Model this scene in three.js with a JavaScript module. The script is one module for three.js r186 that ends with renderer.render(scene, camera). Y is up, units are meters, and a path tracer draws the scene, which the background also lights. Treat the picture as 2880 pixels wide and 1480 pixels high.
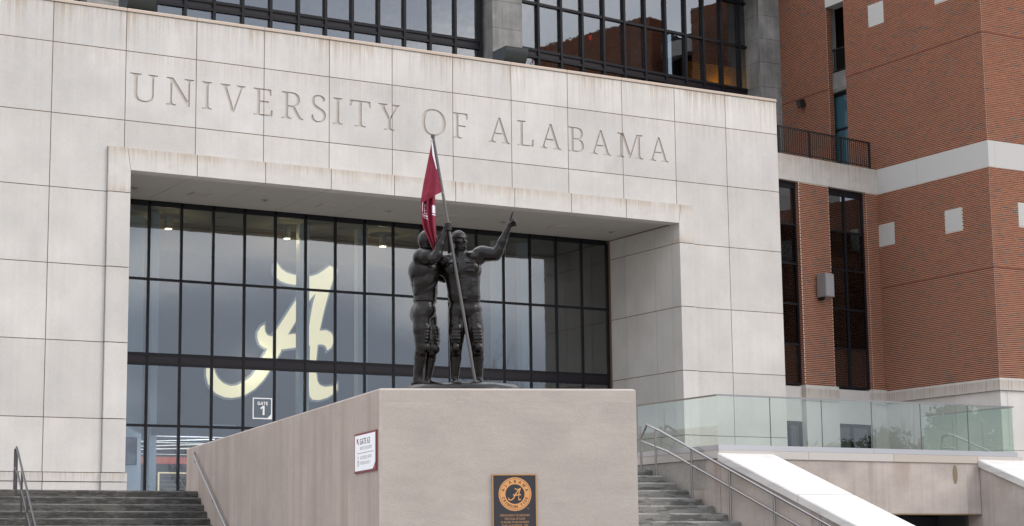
import * as THREE from 'three';
import { FontLoader } from 'three/addons/loaders/FontLoader.js';
import { TextGeometry } from 'three/addons/geometries/TextGeometry.js';
import { mergeGeometries } from 'three/addons/utils/BufferGeometryUtils.js';
import { Brush, Evaluator, SUBTRACTION } from 'three-bvh-csg';

// ---------------------------------------------------------------- camera, sky, sun, exposure
const scene = new THREE.Scene();
const camera = new THREE.PerspectiveCamera(15.678, 1024 / 526, 0.5, 900);
camera.position.set(-18.158, 1.6, 52.899);
camera.rotation.set(0.15563, -0.5345, -0.01226, 'YXZ');

function rng(seed) { let s = seed | 0; return () => { s = (s + 0x6d2b79f5) | 0; let t = Math.imul(s ^ (s >>> 15), 1 | s); t = (t + Math.imul(t ^ (t >>> 7), 61 | t)) ^ t; return ((t ^ (t >>> 14)) >>> 0) / 4294967296; }; }
function makeNoise(seed, period) {                       // tiling value noise on a lattice of `period` cells
  const r = rng(seed), n = new Float32Array(period * period).map(() => r());
  return (x, y) => {
    const xi = Math.floor(x), yi = Math.floor(y); let fx = x - xi, fy = y - yi;
    fx = fx * fx * (3 - 2 * fx); fy = fy * fy * (3 - 2 * fy);
    const m = (v) => ((v % period) + period) % period, a = m(xi), b = m(xi + 1), c = m(yi) * period, d = m(yi + 1) * period;
    return (n[c + a] * (1 - fx) + n[c + b] * fx) * (1 - fy) + (n[d + a] * (1 - fx) + n[d + b] * fx) * fy;
  };
}
const smooth = (a, b, x) => { const t = Math.min(1, Math.max(0, (x - a) / (b - a))); return t * t * (3 - 2 * t); };
const lerp = (a, b, t) => a + (b - a) * t;

{ // overcast sky: brighter overhead, blue-grey cloud banks with paler gaps
  const W = 1024, H = 512, data = new Float32Array(W * H * 4), n = makeNoise(11, 64);
  const fbm = (x, y) => { let s = 0, a = 0.5; for (let i = 0; i < 5; i++) { s += a * n(x, y); x = x * 2.03 + 5.1; y = y * 2.03 + 9.7; a *= 0.5; } return s; };
  for (let j = 0; j < H; j++) {
    const el = ((j + 0.5) / H - 0.5) * Math.PI, y = Math.sin(el), ce = Math.cos(el);
    for (let i = 0; i < W; i++) {
      const az = ((i + 0.5) / W - 0.5) * 2 * Math.PI, x = Math.cos(az) * ce, z = Math.sin(az) * ce;
      let r, g, b;
      if (y > 0) {
        const k = 1 / (y + 0.16), c = fbm(x * k * 1.1 + 22.25, z * k * 1.1 + 3.25), c2 = fbm(x * k * 3 + 3, z * k * 3 + 8);
        const cloud = smooth(0.34, 0.62, c * 0.7 + c2 * 0.3);
        const facing = 0.5 + 0.5 * (x * 0.62 + z * 0.55);                  // the thinner cloud lies towards the hidden sun
        let L = 1.42 * (1 + 0.95 * y) * lerp(0.82, 1.1, facing) * lerp(0.66, 1.32, cloud);
        r = L * lerp(0.88, 1.02, cloud); g = L * lerp(0.97, 1.0, cloud); b = L * lerp(1.14, 1.0, cloud);
      } else { const t = smooth(0, -0.2, y); r = lerp(0.6, 0.32, t); g = lerp(0.6, 0.31, t); b = lerp(0.6, 0.3, t); }
      const o = (j * W + i) * 4; data[o] = r; data[o + 1] = g; data[o + 2] = b; data[o + 3] = 1;
    }
  }
  const sky = new THREE.DataTexture(data, W, H, THREE.RGBAFormat, THREE.FloatType);
  sky.mapping = THREE.EquirectangularReflectionMapping; sky.magFilter = THREE.LinearFilter; sky.needsUpdate = true;
  scene.background = sky; scene.environment = sky;
}
const sun = new THREE.DirectionalLight(0xfff1e0, 1.3);
sun.position.set(70, 78, 66); sun.target.position.set(8, 6, 0);
sun.castShadow = true; sun.shadow.radius = 40; sun.shadow.mapSize.set(2048, 2048);
Object.assign(sun.shadow.camera, { left: -45, right: 45, top: 45, bottom: -45, near: 1, far: 250 });
scene.add(sun, sun.target);

const renderer = new THREE.WebGLRenderer({ antialias: true });
renderer.setSize(1024, 526); renderer.shadowMap.enabled = true;
renderer.toneMapping = THREE.LinearToneMapping;
renderer.toneMappingExposure = 0.87;

// ---------------------------------------------------------------- helpers
const names = {};
function numbered(n) { const k = names[n] = (names[n] ?? -1) + 1; return k ? n + '_' + String(k).padStart(3, '0') : n; }
function thing(name, label, category, group) { const o = new THREE.Group(); o.name = numbered(name); o.userData = { label, category }; if (group) o.userData.group = group; scene.add(o); return o; }
function tag(o, label, category, group) { o.name = numbered(o.name); o.userData.label = label; o.userData.category = category; if (group) o.userData.group = group; scene.add(o); return o; }
function part(name, geo, mat, parent, label) { const m = new THREE.Mesh(geo, mat); m.name = name; m.castShadow = m.receiveShadow = true; if (label) m.userData.label = label; if (parent) parent.add(m); return m; }
function struct(name, geo, mat) { const m = part(name, geo, mat, scene); m.userData.kind = 'structure'; return m; }
function wuv(g) {                                        // uv in metres from the face's main direction
  if (g.index) g = g.toNonIndexed();
  const p = g.attributes.position, n = g.attributes.normal, uv = new Float32Array(p.count * 2);
  for (let i = 0; i < p.count; i++) {
    const ax = Math.abs(n.getX(i)), ay = Math.abs(n.getY(i)), az = Math.abs(n.getZ(i));
    if (ay > ax && ay > az) { uv[i * 2] = p.getX(i); uv[i * 2 + 1] = p.getZ(i); }
    else if (ax > az) { uv[i * 2] = p.getZ(i); uv[i * 2 + 1] = p.getY(i); }
    else { uv[i * 2] = p.getX(i); uv[i * 2 + 1] = p.getY(i); }
  }
  g.setAttribute('uv', new THREE.BufferAttribute(uv, 2)); return g;
}
function box(x0, x1, y0, y1, z0, z1) { const g = new THREE.BoxGeometry(x1 - x0, y1 - y0, z1 - z0); g.translate((x0 + x1) / 2, (y0 + y1) / 2, (z0 + z1) / 2); return wuv(g); }
function merged(list) { return mergeGeometries(list.map((g) => (g.index ? g.toNonIndexed() : g))); }
function faces(polys) {                                  // flat polygons (fans) with hard edges
  const pos = [];
  for (const q of polys) for (let i = 1; i + 1 < q.length; i++) pos.push(...q[0], ...q[i], ...q[i + 1]);
  const g = new THREE.BufferGeometry(); g.setAttribute('position', new THREE.Float32BufferAttribute(pos, 3)); g.computeVertexNormals(); return wuv(g);
}
function prism(poly, y0, y1, c = 0) {                    // plan polygon [x,z] (counter-clockwise seen from above is made so), chamfered top edge; returns {sides:[geo], top, bottom}
  let A = 0; poly.forEach((p, i) => { const q = poly[(i + 1) % poly.length]; A += p[0] * q[1] - q[0] * p[1]; });
  if (A > 0) poly = poly.slice().reverse();              // x,z with A<0 is counter-clockwise from above
  const N = poly.length, inset = poly.map((p, i) => {
    const a = poly[(i + N - 1) % N], b = poly[(i + 1) % N], n1 = nrm(a, p), n2 = nrm(p, b), d = 1 + n1[0] * n2[0] + n1[1] * n2[1];
    return [p[0] - c * (n1[0] + n2[0]) / d, p[1] - c * (n1[1] + n2[1]) / d];
  });
  function nrm(a, b) { const dx = b[0] - a[0], dz = b[1] - a[1], l = Math.hypot(dx, dz); return [-dz / l, dx / l]; }
  const sides = poly.map((p, i) => {
    const q = poly[(i + 1) % N], pi = inset[i], qi = inset[(i + 1) % N];
    const l = [[[p[0], y0, p[1]], [q[0], y0, q[1]], [q[0], y1 - c, q[1]], [p[0], y1 - c, p[1]]]];
    if (c) l.push([[p[0], y1 - c, p[1]], [q[0], y1 - c, q[1]], [qi[0], y1, qi[1]], [pi[0], y1, pi[1]]]);
    return faces(l);
  });
  return { poly, sides, top: faces([inset.map((p) => [p[0], y1, p[1]])]), bottom: faces([poly.slice().reverse().map((p) => [p[0], y0, p[1]])]) };
}
function solid(poly, y0, y1, c = 0) { const p = prism(poly, y0, y1, c); return merged([...p.sides, p.top, p.bottom]); }
function wallPrism(pts, z0, z1) {                        // outline in x,y, thickness z0..z1
  let A = 0; pts.forEach((p, i) => { const q = pts[(i + 1) % pts.length]; A += p[0] * q[1] - q[0] * p[1]; });
  if (A < 0) pts = pts.slice().reverse();
  const l = [pts.map((p) => [p[0], p[1], z1]), pts.slice().reverse().map((p) => [p[0], p[1], z0])];
  pts.forEach((p, i) => { const q = pts[(i + 1) % pts.length]; l.push([[p[0], p[1], z0], [q[0], q[1], z0], [q[0], q[1], z1], [p[0], p[1], z1]]); });
  return faces(l);
}
function tube(pts, r, seg = 8, closed = false, smoothPath = false) {
  const v = pts.map((p) => new THREE.Vector3(...p));
  let curve;
  if (smoothPath) curve = new THREE.CatmullRomCurve3(v, closed, 'catmullrom', 0.5);
  else { curve = new THREE.CurvePath(); for (let i = 0; i + 1 < v.length; i++) curve.add(new THREE.LineCurve3(v[i], v[i + 1])); }
  return new THREE.TubeGeometry(curve, smoothPath ? pts.length * 8 : (pts.length - 1) * 6, r, seg, closed).toNonIndexed();
}
function rod(a, b, r, seg = 8, r2 = r) {
  const A = new THREE.Vector3(...a), B = new THREE.Vector3(...b), d = B.clone().sub(A), g = new THREE.CylinderGeometry(r2, r, d.length(), seg);
  g.applyQuaternion(new THREE.Quaternion().setFromUnitVectors(new THREE.Vector3(0, 1, 0), d.normalize())); g.translate((a[0] + b[0]) / 2, (a[1] + b[1]) / 2, (a[2] + b[2]) / 2);
  return g.toNonIndexed();
}
const lin = (r, g, b) => new THREE.Color().setRGB(r, g, b);
const std = (c, roughness, extra = {}) => new THREE.MeshStandardMaterial({ color: c, roughness, ...extra });

// ---------------------------------------------------------------- textures
function tex(W, H, fn, { srgb = true, sx = 1, sy = 1, ox = 0, oy = 0, wrap = THREE.RepeatWrapping } = {}) {   // fn(u,v,out) with v up; sx,sy metres covered
  const d = new Uint8Array(W * H * 4), o = [0, 0, 0];
  for (let j = 0; j < H; j++) for (let i = 0; i < W; i++) { fn((i + 0.5) / W, (j + 0.5) / H, o); const k = (j * W + i) * 4; d[k] = Math.max(0, Math.min(255, o[0])); d[k + 1] = Math.max(0, Math.min(255, o[1])); d[k + 2] = Math.max(0, Math.min(255, o[2])); d[k + 3] = 255; }
  const t = new THREE.DataTexture(d, W, H); t.magFilter = THREE.LinearFilter; t.minFilter = THREE.LinearMipmapLinearFilter; t.generateMipmaps = true;
  t.wrapS = t.wrapT = wrap; if (srgb) t.colorSpace = THREE.SRGBColorSpace; t.repeat.set(1 / sx, 1 / sy); t.offset.set(-ox / sx, -oy / sy); t.needsUpdate = true; return t;
}
const N16 = makeNoise(3, 16), N64 = makeNoise(5, 64), N256 = makeNoise(7, 256);
const fb = (x, y) => 0.5 * N64(x, y) + 0.27 * N64(x * 2 + 7, y * 2 + 3) + 0.15 * N64(x * 4 + 1, y * 4 + 9) + 0.08 * N64(x * 8, y * 8);

// limestone of the front: cloudy tone, soft rain streaks and rust-brown runs below the coping and on the lintel
const FX0 = -2.6, FW = 27.2, FY0 = 3.2, FH = 14.8;
function runs(seed, W, wide) { const r = rng(seed), a = new Float32Array(W), l = new Float32Array(W); for (let i = 0; i < W;) { const w = 1 + Math.floor(r() * r() * wide), s = r() < 0.42 ? 0 : 0.35 + r() * 0.65, len = 0.3 + 0.9 * r(); for (let k = 0; k < w && i < W; k++, i++) { a[i] = s * (0.75 + 0.25 * r()); l[i] = len * (0.85 + 0.3 * r()); } } return { a, l }; }
const S1 = runs(21, 2048, 7), S2 = runs(22, 2048, 9), S3 = runs(23, 2048, 14), S4 = runs(29, 2048, 8);
const facadeTex = tex(2048, 1120, (u, v, o) => {
  const x = FX0 + u * FW, y = FY0 + v * FH, i = Math.min(2047, Math.floor(u * 2048));
  const m = fb(u * 34, v * 18), big = N16(u * 7, v * 5), fine = N256(u * 900, v * 500);
  let l = 1 + (m - 0.5) * 0.10 + (big - 0.5) * 0.06 + (fine - 0.5) * 0.03 + (N64(u * 300, v * 2.5) - 0.5) * 0.016;
  let r = 191 * l, g = 187.4 * l, b = 182.6 * l, s = 0;
  if (y > 16.7 && y < 17.95) { const t = (17.9 - y) / 1.2, patch = smooth(0.35, 0.7, N64(u * 40, 3)); s = S1.a[i] * (0.5 + 0.3 * patch) * smooth(S1.l[i] * (0.65 + patch * 0.5), S1.l[i] * 0.12, t) * 0.72 + 0.24 * smooth(0.42 * S2.l[i], 0.05, t) * patch; const w = (S3.a[i] > 0.2 ? 0.035 : 0) * (1 - t * 0.6); r *= 1 + w; g *= 1 + w; b *= 1 + w; }
  else if (y > 14.6 && y <= 16.7) { const t = (16.68 - y) / 2.1; const w = S2.a[i] * smooth(S2.l[i], 0, t) * 0.28; l = 1 + w * 0.07; r *= l; g *= l; b *= l * 1.005; s = S1.a[i] * smooth(0.35, 0, t) * 0.22; }
  else if (y < 14.6 && y > 3.9) { const t = ((14.58 - y) % 2.2) / 2.2; const w = S3.a[i] * smooth(S3.l[i], 0, t) * 0.13; r *= 1 + w * 0.05; g *= 1 + w * 0.05; b *= 1 + w * 0.055; s = S4.a[i] * smooth(S4.l[i] * 0.5, 0, t) * 0.07; }
  if (y < 4.3) s += S4.a[i] * smooth(S4.l[i], 0, (4.27 - y) / 0.4) * 0.5;
  o[0] = lerp(r, 160, s); o[1] = lerp(g, 143, s); o[2] = lerp(b, 126, s);
}, { sx: FW, sy: FH, ox: FX0, oy: FY0, wrap: THREE.MirroredRepeatWrapping });
const S5 = runs(31, 2048, 10);
const lintelTex = tex(2048, 128, (u, v, o) => {
  const i = Math.min(2047, Math.floor(u * 2048)), t = 1 - v, patch = smooth(0.25, 0.65, N64(u * 30, 7));
  const l = 1 + (fb(u * 60, v * 3) - 0.5) * 0.08;
  let s = S5.a[i] * (0.45 + 0.4 * patch) * smooth(0.2 + S5.l[i] * 0.8, 0.1, t) * 0.6 + 0.3 * (0.4 + 0.6 * patch) * smooth(0.2 + 0.35 * S1.l[i], 0.05, t);
  s = Math.min(0.85, s); o[0] = lerp(194 * l, 166, s); o[1] = lerp(190 * l, 149, s); o[2] = lerp(184 * l, 132, s);
}, { sx: 21.2, sy: 0.72, ox: -0.7, oy: 13.06, wrap: THREE.MirroredRepeatWrapping });
const grainBump = tex(512, 512, (u, v, o) => { const h = 128 + (N256(u * 256, v * 256) - 0.5) * 150 + (fb(u * 16, v * 16) - 0.5) * 120; o[0] = o[1] = o[2] = h; }, { srgb: false, sx: 2, sy: 2 });
// stucco of the plinth
const stuccoTex = tex(1024, 1024, (u, v, o) => {
  const trowel = fb(u * 12 + fb(u * 6, v * 6) * 3, v * 30), m = fb(u * 7, v * 7), f = N256(u * 256, v * 256);
  const l = 1 + (trowel - 0.5) * 0.07 + (m - 0.5) * 0.07 + (f - 0.5) * 0.035;
  o[0] = 169 * l; o[1] = 159 * l; o[2] = 151 * l;
}, { sx: 4.2, sy: 4.2 });
const stuccoBump = tex(1024, 1024, (u, v, o) => { const h = 128 + (fb(u * 14 + fb(u * 8, v * 8) * 4, v * 34) - 0.5) * 160 + (N256(u * 256, v * 256) - 0.5) * 60; o[0] = o[1] = o[2] = h; }, { srgb: false, sx: 4.2, sy: 4.2 });
const S6 = runs(41, 1024, 16), S7 = runs(42, 1024, 40);
const stainedTex = tex(1024, 512, (u, v, o) => {
  const i = Math.min(1023, Math.floor(u * 1024)), t = 1 - v, m = fb(u * 22, v * 7), f = N256(u * 512, v * 256);
  const l = 1 + (m - 0.5) * 0.14 + (f - 0.5) * 0.04;
  const broad = smooth(0.5, 0.85, N64(u * 64, v * 1.1 + 3)), thin = smooth(0.62, 0.9, N64(u * 256 + 9, v * 1.4)), s = Math.min(0.7, (broad * 0.42 * (0.5 + 0.5 * t) + thin * 0.16 + S7.a[i] * 0.07) * (0.55 + 0.45 * m * 2));
  o[0] = lerp(163 * l, 132, s); o[1] = lerp(150 * l, 116, s); o[2] = lerp(141 * l, 105, s);
}, { sx: 17, sy: 4.5, ox: 8.6, oy: 0 });
// wet step concrete
const stepTex = tex(1024, 512, (u, v, o) => {
  const n = fb(u * 60, v * 60), d = fb(u * 16 + 4, v * 24 + 2), wet = smooth(0.42, 0.58, n * 0.5 + d * 0.5), f = N256(u * 512, v * 256);
  const l = lerp(88, 52, wet) * (1 + (f - 0.5) * 0.22 + (n - 0.5) * 0.3);
  o[0] = l; o[1] = l * 0.975; o[2] = l * 0.93;
}, { sx: 7, sy: 1.7 });
const stepTexB = tex(1024, 512, (u, v, o) => {
  const n = fb(u * 26, v * 40), d = fb(u * 9 + 4, v * 15 + 2), wet = smooth(0.46, 0.6, n * 0.5 + d * 0.5), f = N256(u * 512, v * 256);
  const l = lerp(128, 84, wet) * (1 + (f - 0.5) * 0.18 + (n - 0.5) * 0.3);
  o[0] = l; o[1] = l * 0.985; o[2] = l * 0.95;
}, { sx: 5, sy: 1.5 });
// board-marked concrete of the piers
const pierTex = tex(512, 1024, (u, v, o) => {
  const m = fb(u * 8, v * 16), s = fb(u * 40, v * 5), b = fb(u * 5 + 9, v * 9 + 1);
  let l = 1 + (m - 0.5) * 0.34 + (s - 0.5) * 0.2 + (b - 0.5) * 0.3;
  o[0] = 122 * l; o[1] = 121 * l; o[2] = 118 * l;
}, { sx: 4, sy: 8, oy: 20.25 });
const paveTex = tex(512, 512, (u, v, o) => { const l = 1 + (fb(u * 12, v * 12) - 0.5) * 0.25 + (N256(u * 256, v * 256) - 0.5) * 0.1; o[0] = 150 * l; o[1] = 146 * l; o[2] = 140 * l; }, { sx: 5, sy: 5 });
const bronzeTex = tex(512, 512, (u, v, o) => { const m = fb(u * 16, v * 16), k = smooth(0.45, 0.72, fb(u * 9 + 5, v * 20)); const l = 0.75 + m * 0.5; o[0] = lerp(25, 43, k) * l; o[1] = lerp(22, 34, k) * l; o[2] = lerp(20, 28, k) * l; }, { sx: 1.3, sy: 1.3 });

const stoneBump = { bumpMap: grainBump, bumpScale: 0.002 };
const stone = [1, 0.955, 1.03, 0.98].map((k) => std(lin(k, k, k), 0.85, { map: facadeTex, ...stoneBump }));
const lintelStone = std(lin(1, 1, 1), 0.85, { map: lintelTex, ...stoneBump });
const pick = (() => { const r = rng(77); return (l) => l[Math.floor(r() * l.length)]; })();
const jointMat = std(lin(0.2, 0.13, 0.085), 0.95), sealant = std(lin(0.15, 0.105, 0.075), 0.9);
const stucco = std(lin(1, 1, 1), 0.9, { map: stuccoTex, bumpMap: stuccoBump, bumpScale: 0.006 });
const stuccoSide = std(lin(1, 1, 1), 0.9, { map: stainedTex, bumpMap: stuccoBump, bumpScale: 0.005 });
const frameMat = new THREE.MeshPhysicalMaterial({ color: lin(0.009, 0.009, 0.012), roughness: 0.5, specularIntensity: 0.4 });
const spandrelMat = new THREE.MeshPhysicalMaterial({ color: lin(0.014, 0.011, 0.015), roughness: 0.45, specularIntensity: 0.5 });
const steel = std(lin(0.3, 0.29, 0.29), 0.3, { metalness: 0.9 });
const castMetal = std(lin(0.3, 0.3, 0.31), 0.5, { metalness: 0.8 });
const blackMetal = std(lin(0.015, 0.015, 0.016), 0.5, { metalness: 0.3 });
const pane = (c, ior) => new THREE.MeshPhysicalMaterial({ color: c, roughness: 0, transmission: 1, thickness: 0, ior });
const waveBump = tex(256, 256, (u, v, o) => { o[0] = o[1] = o[2] = 128 + (N16(u * 16, v * 16) - 0.5) * 120 + (N64(u * 64, v * 32) - 0.5) * 40; }, { srgb: false, sx: 3.4, sy: 3.4 });
function tilted(m, r, a) { const g = m.geometry; g.computeBoundingBox(); const c = g.boundingBox.getCenter(new THREE.Vector3()); g.translate(-c.x, -c.y, -c.z); m.position.copy(c); m.rotation.set((r() - 0.5) * a, (r() - 0.5) * a, 0); return m; }
const lobbyGlass = pane(lin(0.6, 0.66, 0.7), 2.1);
const upperGlass = pane(lin(0.45, 0.5, 0.54), 2.45);
lobbyGlass.bumpMap = upperGlass.bumpMap = waveBump; lobbyGlass.bumpScale = 0.0005; upperGlass.bumpScale = 0.0016;
const clearGlass = pane(lin(0.87, 0.92, 0.895), 1.62);
const darkGlass = pane(lin(0.4, 0.42, 0.45), 2.2);

// ---------------------------------------------------------------- ground and terraces
const T = 3.35;
struct('ground', solid([[-320, -320], [320, -320], [320, 320], [-320, 320]], -0.4, 0), std(lin(1, 1, 1), 0.9, { map: paveTex }));
const paveMat = std(lin(1, 1, 1), 0.85, { map: paveTex });
struct('terrace', merged([solid([[-22, 0.2], [-22, 10.0], [-1.3, 10.0], [-1.3, 0.2]], 0.02, T - 0.004), solid([[-1.29, 0.2], [-1.29, 8.8], [-0.3, 8.8], [-0.3, 0.2]], 0.02, T - 0.004), solid([[-0.28, 0.2], [-0.28, 22.3], [2.8, 22.3], [2.8, 0.2]], 0.02, T - 0.006), solid([[-22, -16], [-22, 0.19], [24.2, 0.19], [24.2, -16]], 0.02, T - 0.008)]), paveMat);
struct('upper_terrace', solid([[2.93, 24.2], [24.1, 24.2], [24.1, 0.2], [2.93, 0.2]], 2.9, 3.55), paveMat);

// ---------------------------------------------------------------- entrance building
const hall = thing('entrance_building', 'pale limestone entrance front with engraved lettering, deep glazed opening and brown joints', 'building');
{
  const gap = 0.012, P = (x0, x1, y0, y1, z0, z1, m, nm = 'panel') => part(nm, box(x0 + gap, x1 - gap, y0 + gap, y1 - gap, z0, z1), m || pick(stone), hall);
  // core walls the panels hang on (their face is the sealant in the joints)
  part('core_wall', merged([
    box(-6.7, 0.15, T, 17.87, -0.5, -0.062), box(19.84, 24.28, T, 17.87, -0.5, -0.062), box(0.15, 19.84, 13.2, 17.87, -0.5, -0.062),
    box(-6.7, -0.3, T, 17.8, -8, -0.5), box(24.0, 24.28, T, 17.8, -8, -0.5)]), jointMat, hall);
  part('flat_roof', box(-6.6, 24.2, 16.6, 17.0, -9, -0.5), std(lin(0.3, 0.29, 0.28), 0.9), hall);
  const X = [-6.6, -4.4, -2.2, 0, 2.2, 4.4, 6.6, 8.8, 11, 13.2, 15.4, 17.6, 19.8, 22, 24.303];
  const Y = [17.885, 16.685, 14.584, 12.409, 10.203, 8.004, 5.806, 4.266];
  const SX = X.slice(1, -1), seal = [];
  for (const y of Y.slice(1, -1)) { if (y > 13.5) seal.push(box(-6.6, 24.28, y - 0.014, y + 0.014, -0.06, -0.009)); else { seal.push(box(-6.6, -0.52, y - 0.014, y + 0.014, -0.06, -0.009)); seal.push(box(20.46, 24.28, y - 0.014, y + 0.014, -0.06, -0.009)); } }
  for (const x of SX) { const lo = x > -0.4 && x < 20.4 ? 13.75 : 4.26; for (let j = 0; j + 1 < Y.length; j++) { const y0 = Math.max(lo, Y[j + 1]) + 0.0145, y1 = Y[j] - 0.0145; if (y1 - y0 > 0.1) seal.push(box(x - 0.014, x + 0.014, y0, y1, -0.06, -0.0095)); } }
  part('sealant_joint', merged(seal), sealant, hall);
  // engraved letters
  const font = await new FontLoader().loadAsync('fonts/droid/droid_serif_regular.typeface.json');
  const cap = [15.2, 16.045], dirtShade = std(lin(0.93, 0.885, 0.84), 0.9, { map: facadeTex, ...stoneBump });  // letter cuts: dirt, with the shade of the recess mixed into the colour
  const L = [['U', 0.137, 0.997], ['N', 1.265, 2.129], ['I', 2.395, 2.707], ['V', 2.982, 3.789], ['E', 4.056, 4.687], ['R', 4.991, 5.724], ['S', 5.985, 6.486], ['I', 6.73, 7.055], ['T', 7.313, 8.035], ['Y', 8.315, 9.064],
    ['O', 9.848, 10.732], ['F', 11.006, 11.544], ['A', 12.331, 13.144], ['L', 13.422, 14.045], ['A', 14.307, 15.123], ['B', 15.414, 16.03], ['A', 16.307, 17.117], ['M', 17.38, 18.438], ['A', 18.702, 19.501]];
  const letters = L.map(([ch, a, b]) => {
    const g = new TextGeometry(ch, { font, size: 1, depth: 0.3, curveSegments: 8, bevelEnabled: true, bevelThickness: 0.002, bevelSize: 0, bevelOffset: -0.011, bevelSegments: 1 });
    g.computeBoundingBox(); const bb = g.boundingBox, over = /[OSU]/.test(ch) ? 0.014 : 0;
    const y0 = cap[0] - over, y1 = cap[1] + (ch === 'U' ? 0 : over);
    g.translate(-bb.min.x, -bb.min.y, 0); g.scale((b - a) / (bb.max.x - bb.min.x), (y1 - y0) / (bb.max.y - bb.min.y), 1); g.clearGroups(); g.translate(a, y0, -0.04);
    return { a, b, brush: new Brush(g.index ? g.toNonIndexed() : g, dirtShade) };
  });
  letters.forEach((l) => l.brush.updateMatrixWorld());
  const ev = new Evaluator(); ev.attributes = ['position', 'normal', 'uv']; ev.useGroups = true;
  function engraved(x0, x1, y0, y1) {
    const mat = pick(stone); let b = new Brush(box(x0 + gap, x1 - gap, y0 + gap, y1 - gap, -0.06, 0), mat); b.updateMatrixWorld();
    for (const l of letters) if (l.b > x0 && l.a < x1) { b = ev.evaluate(b, l.brush, SUBTRACTION); b.updateMatrixWorld(); }
    const G = b.geometry, sub = (i) => { const p = [], n = []; G.groups.forEach((q) => { if ((Array.isArray(b.material) ? b.material[q.materialIndex] : b.material) !== (i ? dirtShade : mat)) return; for (let k = q.start; k < q.start + q.count; k++) { const v = G.index ? G.index.getX(k) : k; p.push(G.attributes.position.getX(v), G.attributes.position.getY(v), G.attributes.position.getZ(v)); n.push(G.attributes.normal.getX(v), G.attributes.normal.getY(v), G.attributes.normal.getZ(v)); } }); const g = new THREE.BufferGeometry(); g.setAttribute('position', new THREE.Float32BufferAttribute(p, 3)); g.setAttribute('normal', new THREE.Float32BufferAttribute(n, 3)); return wuv(g); };
    const pn = part('panel', sub(0), mat, hall), cut = sub(1); if (cut.attributes.position.count) part('engraved_letters', cut, dirtShade, pn);
  }
  for (let i = 0; i + 1 < X.length; i++) for (let j = 0; j + 1 < Y.length; j++) {
    const x0 = X[i], x1 = X[i + 1], y0 = Y[j + 1], y1 = Y[j];
    if (j === 1 && x0 >= 0 && x1 < 20) { engraved(x0, x1, y0, y1); continue; }
    if (x0 >= 0 && x1 <= 19.81) { if (j < 2) P(x0, x1, y0, y1, -0.06, 0); else if (j === 2) P(x0, x1, 13.748, y1, -0.06, 0); continue; }
    if (x1 === 0 && j >= 2) {
      if (j === 2) part('panel', merged([box(x0 + gap, x1 - gap, 13.752, y1 - gap, -0.06, 0), box(x0 + gap, -0.51, y0 + gap, 13.752, -0.06, 0)]), stone[0], hall);
      else P(x0, -0.498, y0, y1, -0.06, 0);
      continue;
    }
    if (x0 === 19.8 && j >= 2) {
      if (j === 2) part('panel', merged([box(x0 + gap, x1 - gap, 13.752, y1 - gap, -0.06, 0), box(20.453, x1 - gap, y0 + gap, 13.752, -0.06, 0)]), stone[1], hall);
      else P(20.44, x1, y0, y1, -0.06, 0);
      continue;
    }
    P(x0, x1, y0, y1, -0.06, 0);
  }
  // coping
  for (let i = 0; i + 1 < X.length; i++) part('coping_stone', solid([[X[i] + 0.005, -0.55], [X[i] + 0.005, 0.035], [X[i + 1] - 0.005, 0.035], [X[i + 1] - 0.005, -0.55]], 17.89, 17.985, 0.02), std(lin(0.47, 0.39, 0.32), 0.85, stoneBump), hall);
  // frame round the opening: pilasters, mitred corners, lintel
  const PL = [13.09, 12.409, 10.203, 8.004, 5.806, 4.27];
  for (let j = 1; j + 1 < PL.length; j++) { P(-0.507, 0.19, PL[j + 1], PL[j], -0.4, 0.1, null, 'pilaster_block'); P(19.8, 20.45, PL[j + 1], PL[j], -0.4, 0.1, null, 'pilaster_block'); }
  part('pilaster_block', wallPrism([[-0.495, 12.42], [0.177, 12.42], [0.177, 13.09], [0.068, 13.748], [-0.495, 13.748]], -0.4, 0.1), lintelStone, hall);
  part('pilaster_block', wallPrism([[19.812, 12.42], [20.44, 12.42], [20.44, 13.738], [19.897, 13.738], [19.812, 13.09]], -0.4, 0.1), lintelStone, hall);
  const LX = [0.19, 2.235, 4.435, 6.63, 8.83, 11.03, 13.235, 15.43, 17.63, 19.8];
  for (let i = 0; i + 1 < LX.length; i++) {
    const a = LX[i] + (i ? gap : 0), b = LX[i + 1] - (i < 8 ? gap : 0);
    part('lintel_block', wallPrism([[i ? a : 0.19, 13.09], [i < 8 ? b : 19.799, 13.09], [i < 8 ? b : 19.882, 13.742], [i ? a : 0.084, 13.742]], -0.42, 0.1), lintelStone, hall);
  }
  // plinth mouldings
  const px = [-6.6, -4.4, -2.2, -0.53];
  for (let i = 0; i + 1 < px.length; i++) { P(px[i], px[i + 1], 4.005, 4.27, -0.06, 0.05, null, 'plinth_block'); P(px[i], px[i + 1], T, 4.005, -0.06, 0.035, null, 'plinth_block'); }
  P(-0.555, 0.235, 4.005, 4.27, -0.4, 0.15, null, 'plinth_block'); P(-0.54, 0.235, T, 4.005, -0.4, 0.14, null, 'plinth_block');
  P(19.76, 20.5, 4.005, 4.27, -0.4, 0.15, null, 'plinth_block'); P(19.76, 20.49, T, 4.005, -0.4, 0.14, null, 'plinth_block');
  const qx = [20.49, 22, 24.34]; for (let i = 0; i < 2; i++) { P(qx[i], qx[i + 1], 4.005, 4.27, -0.06, 0.05, null, 'plinth_block'); P(qx[i], qx[i + 1], T, 4.005, -0.06, 0.035, null, 'plinth_block'); }
  // reveals
  const RZ = [-4.25, -3.28, -1.43, -0.4];
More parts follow.
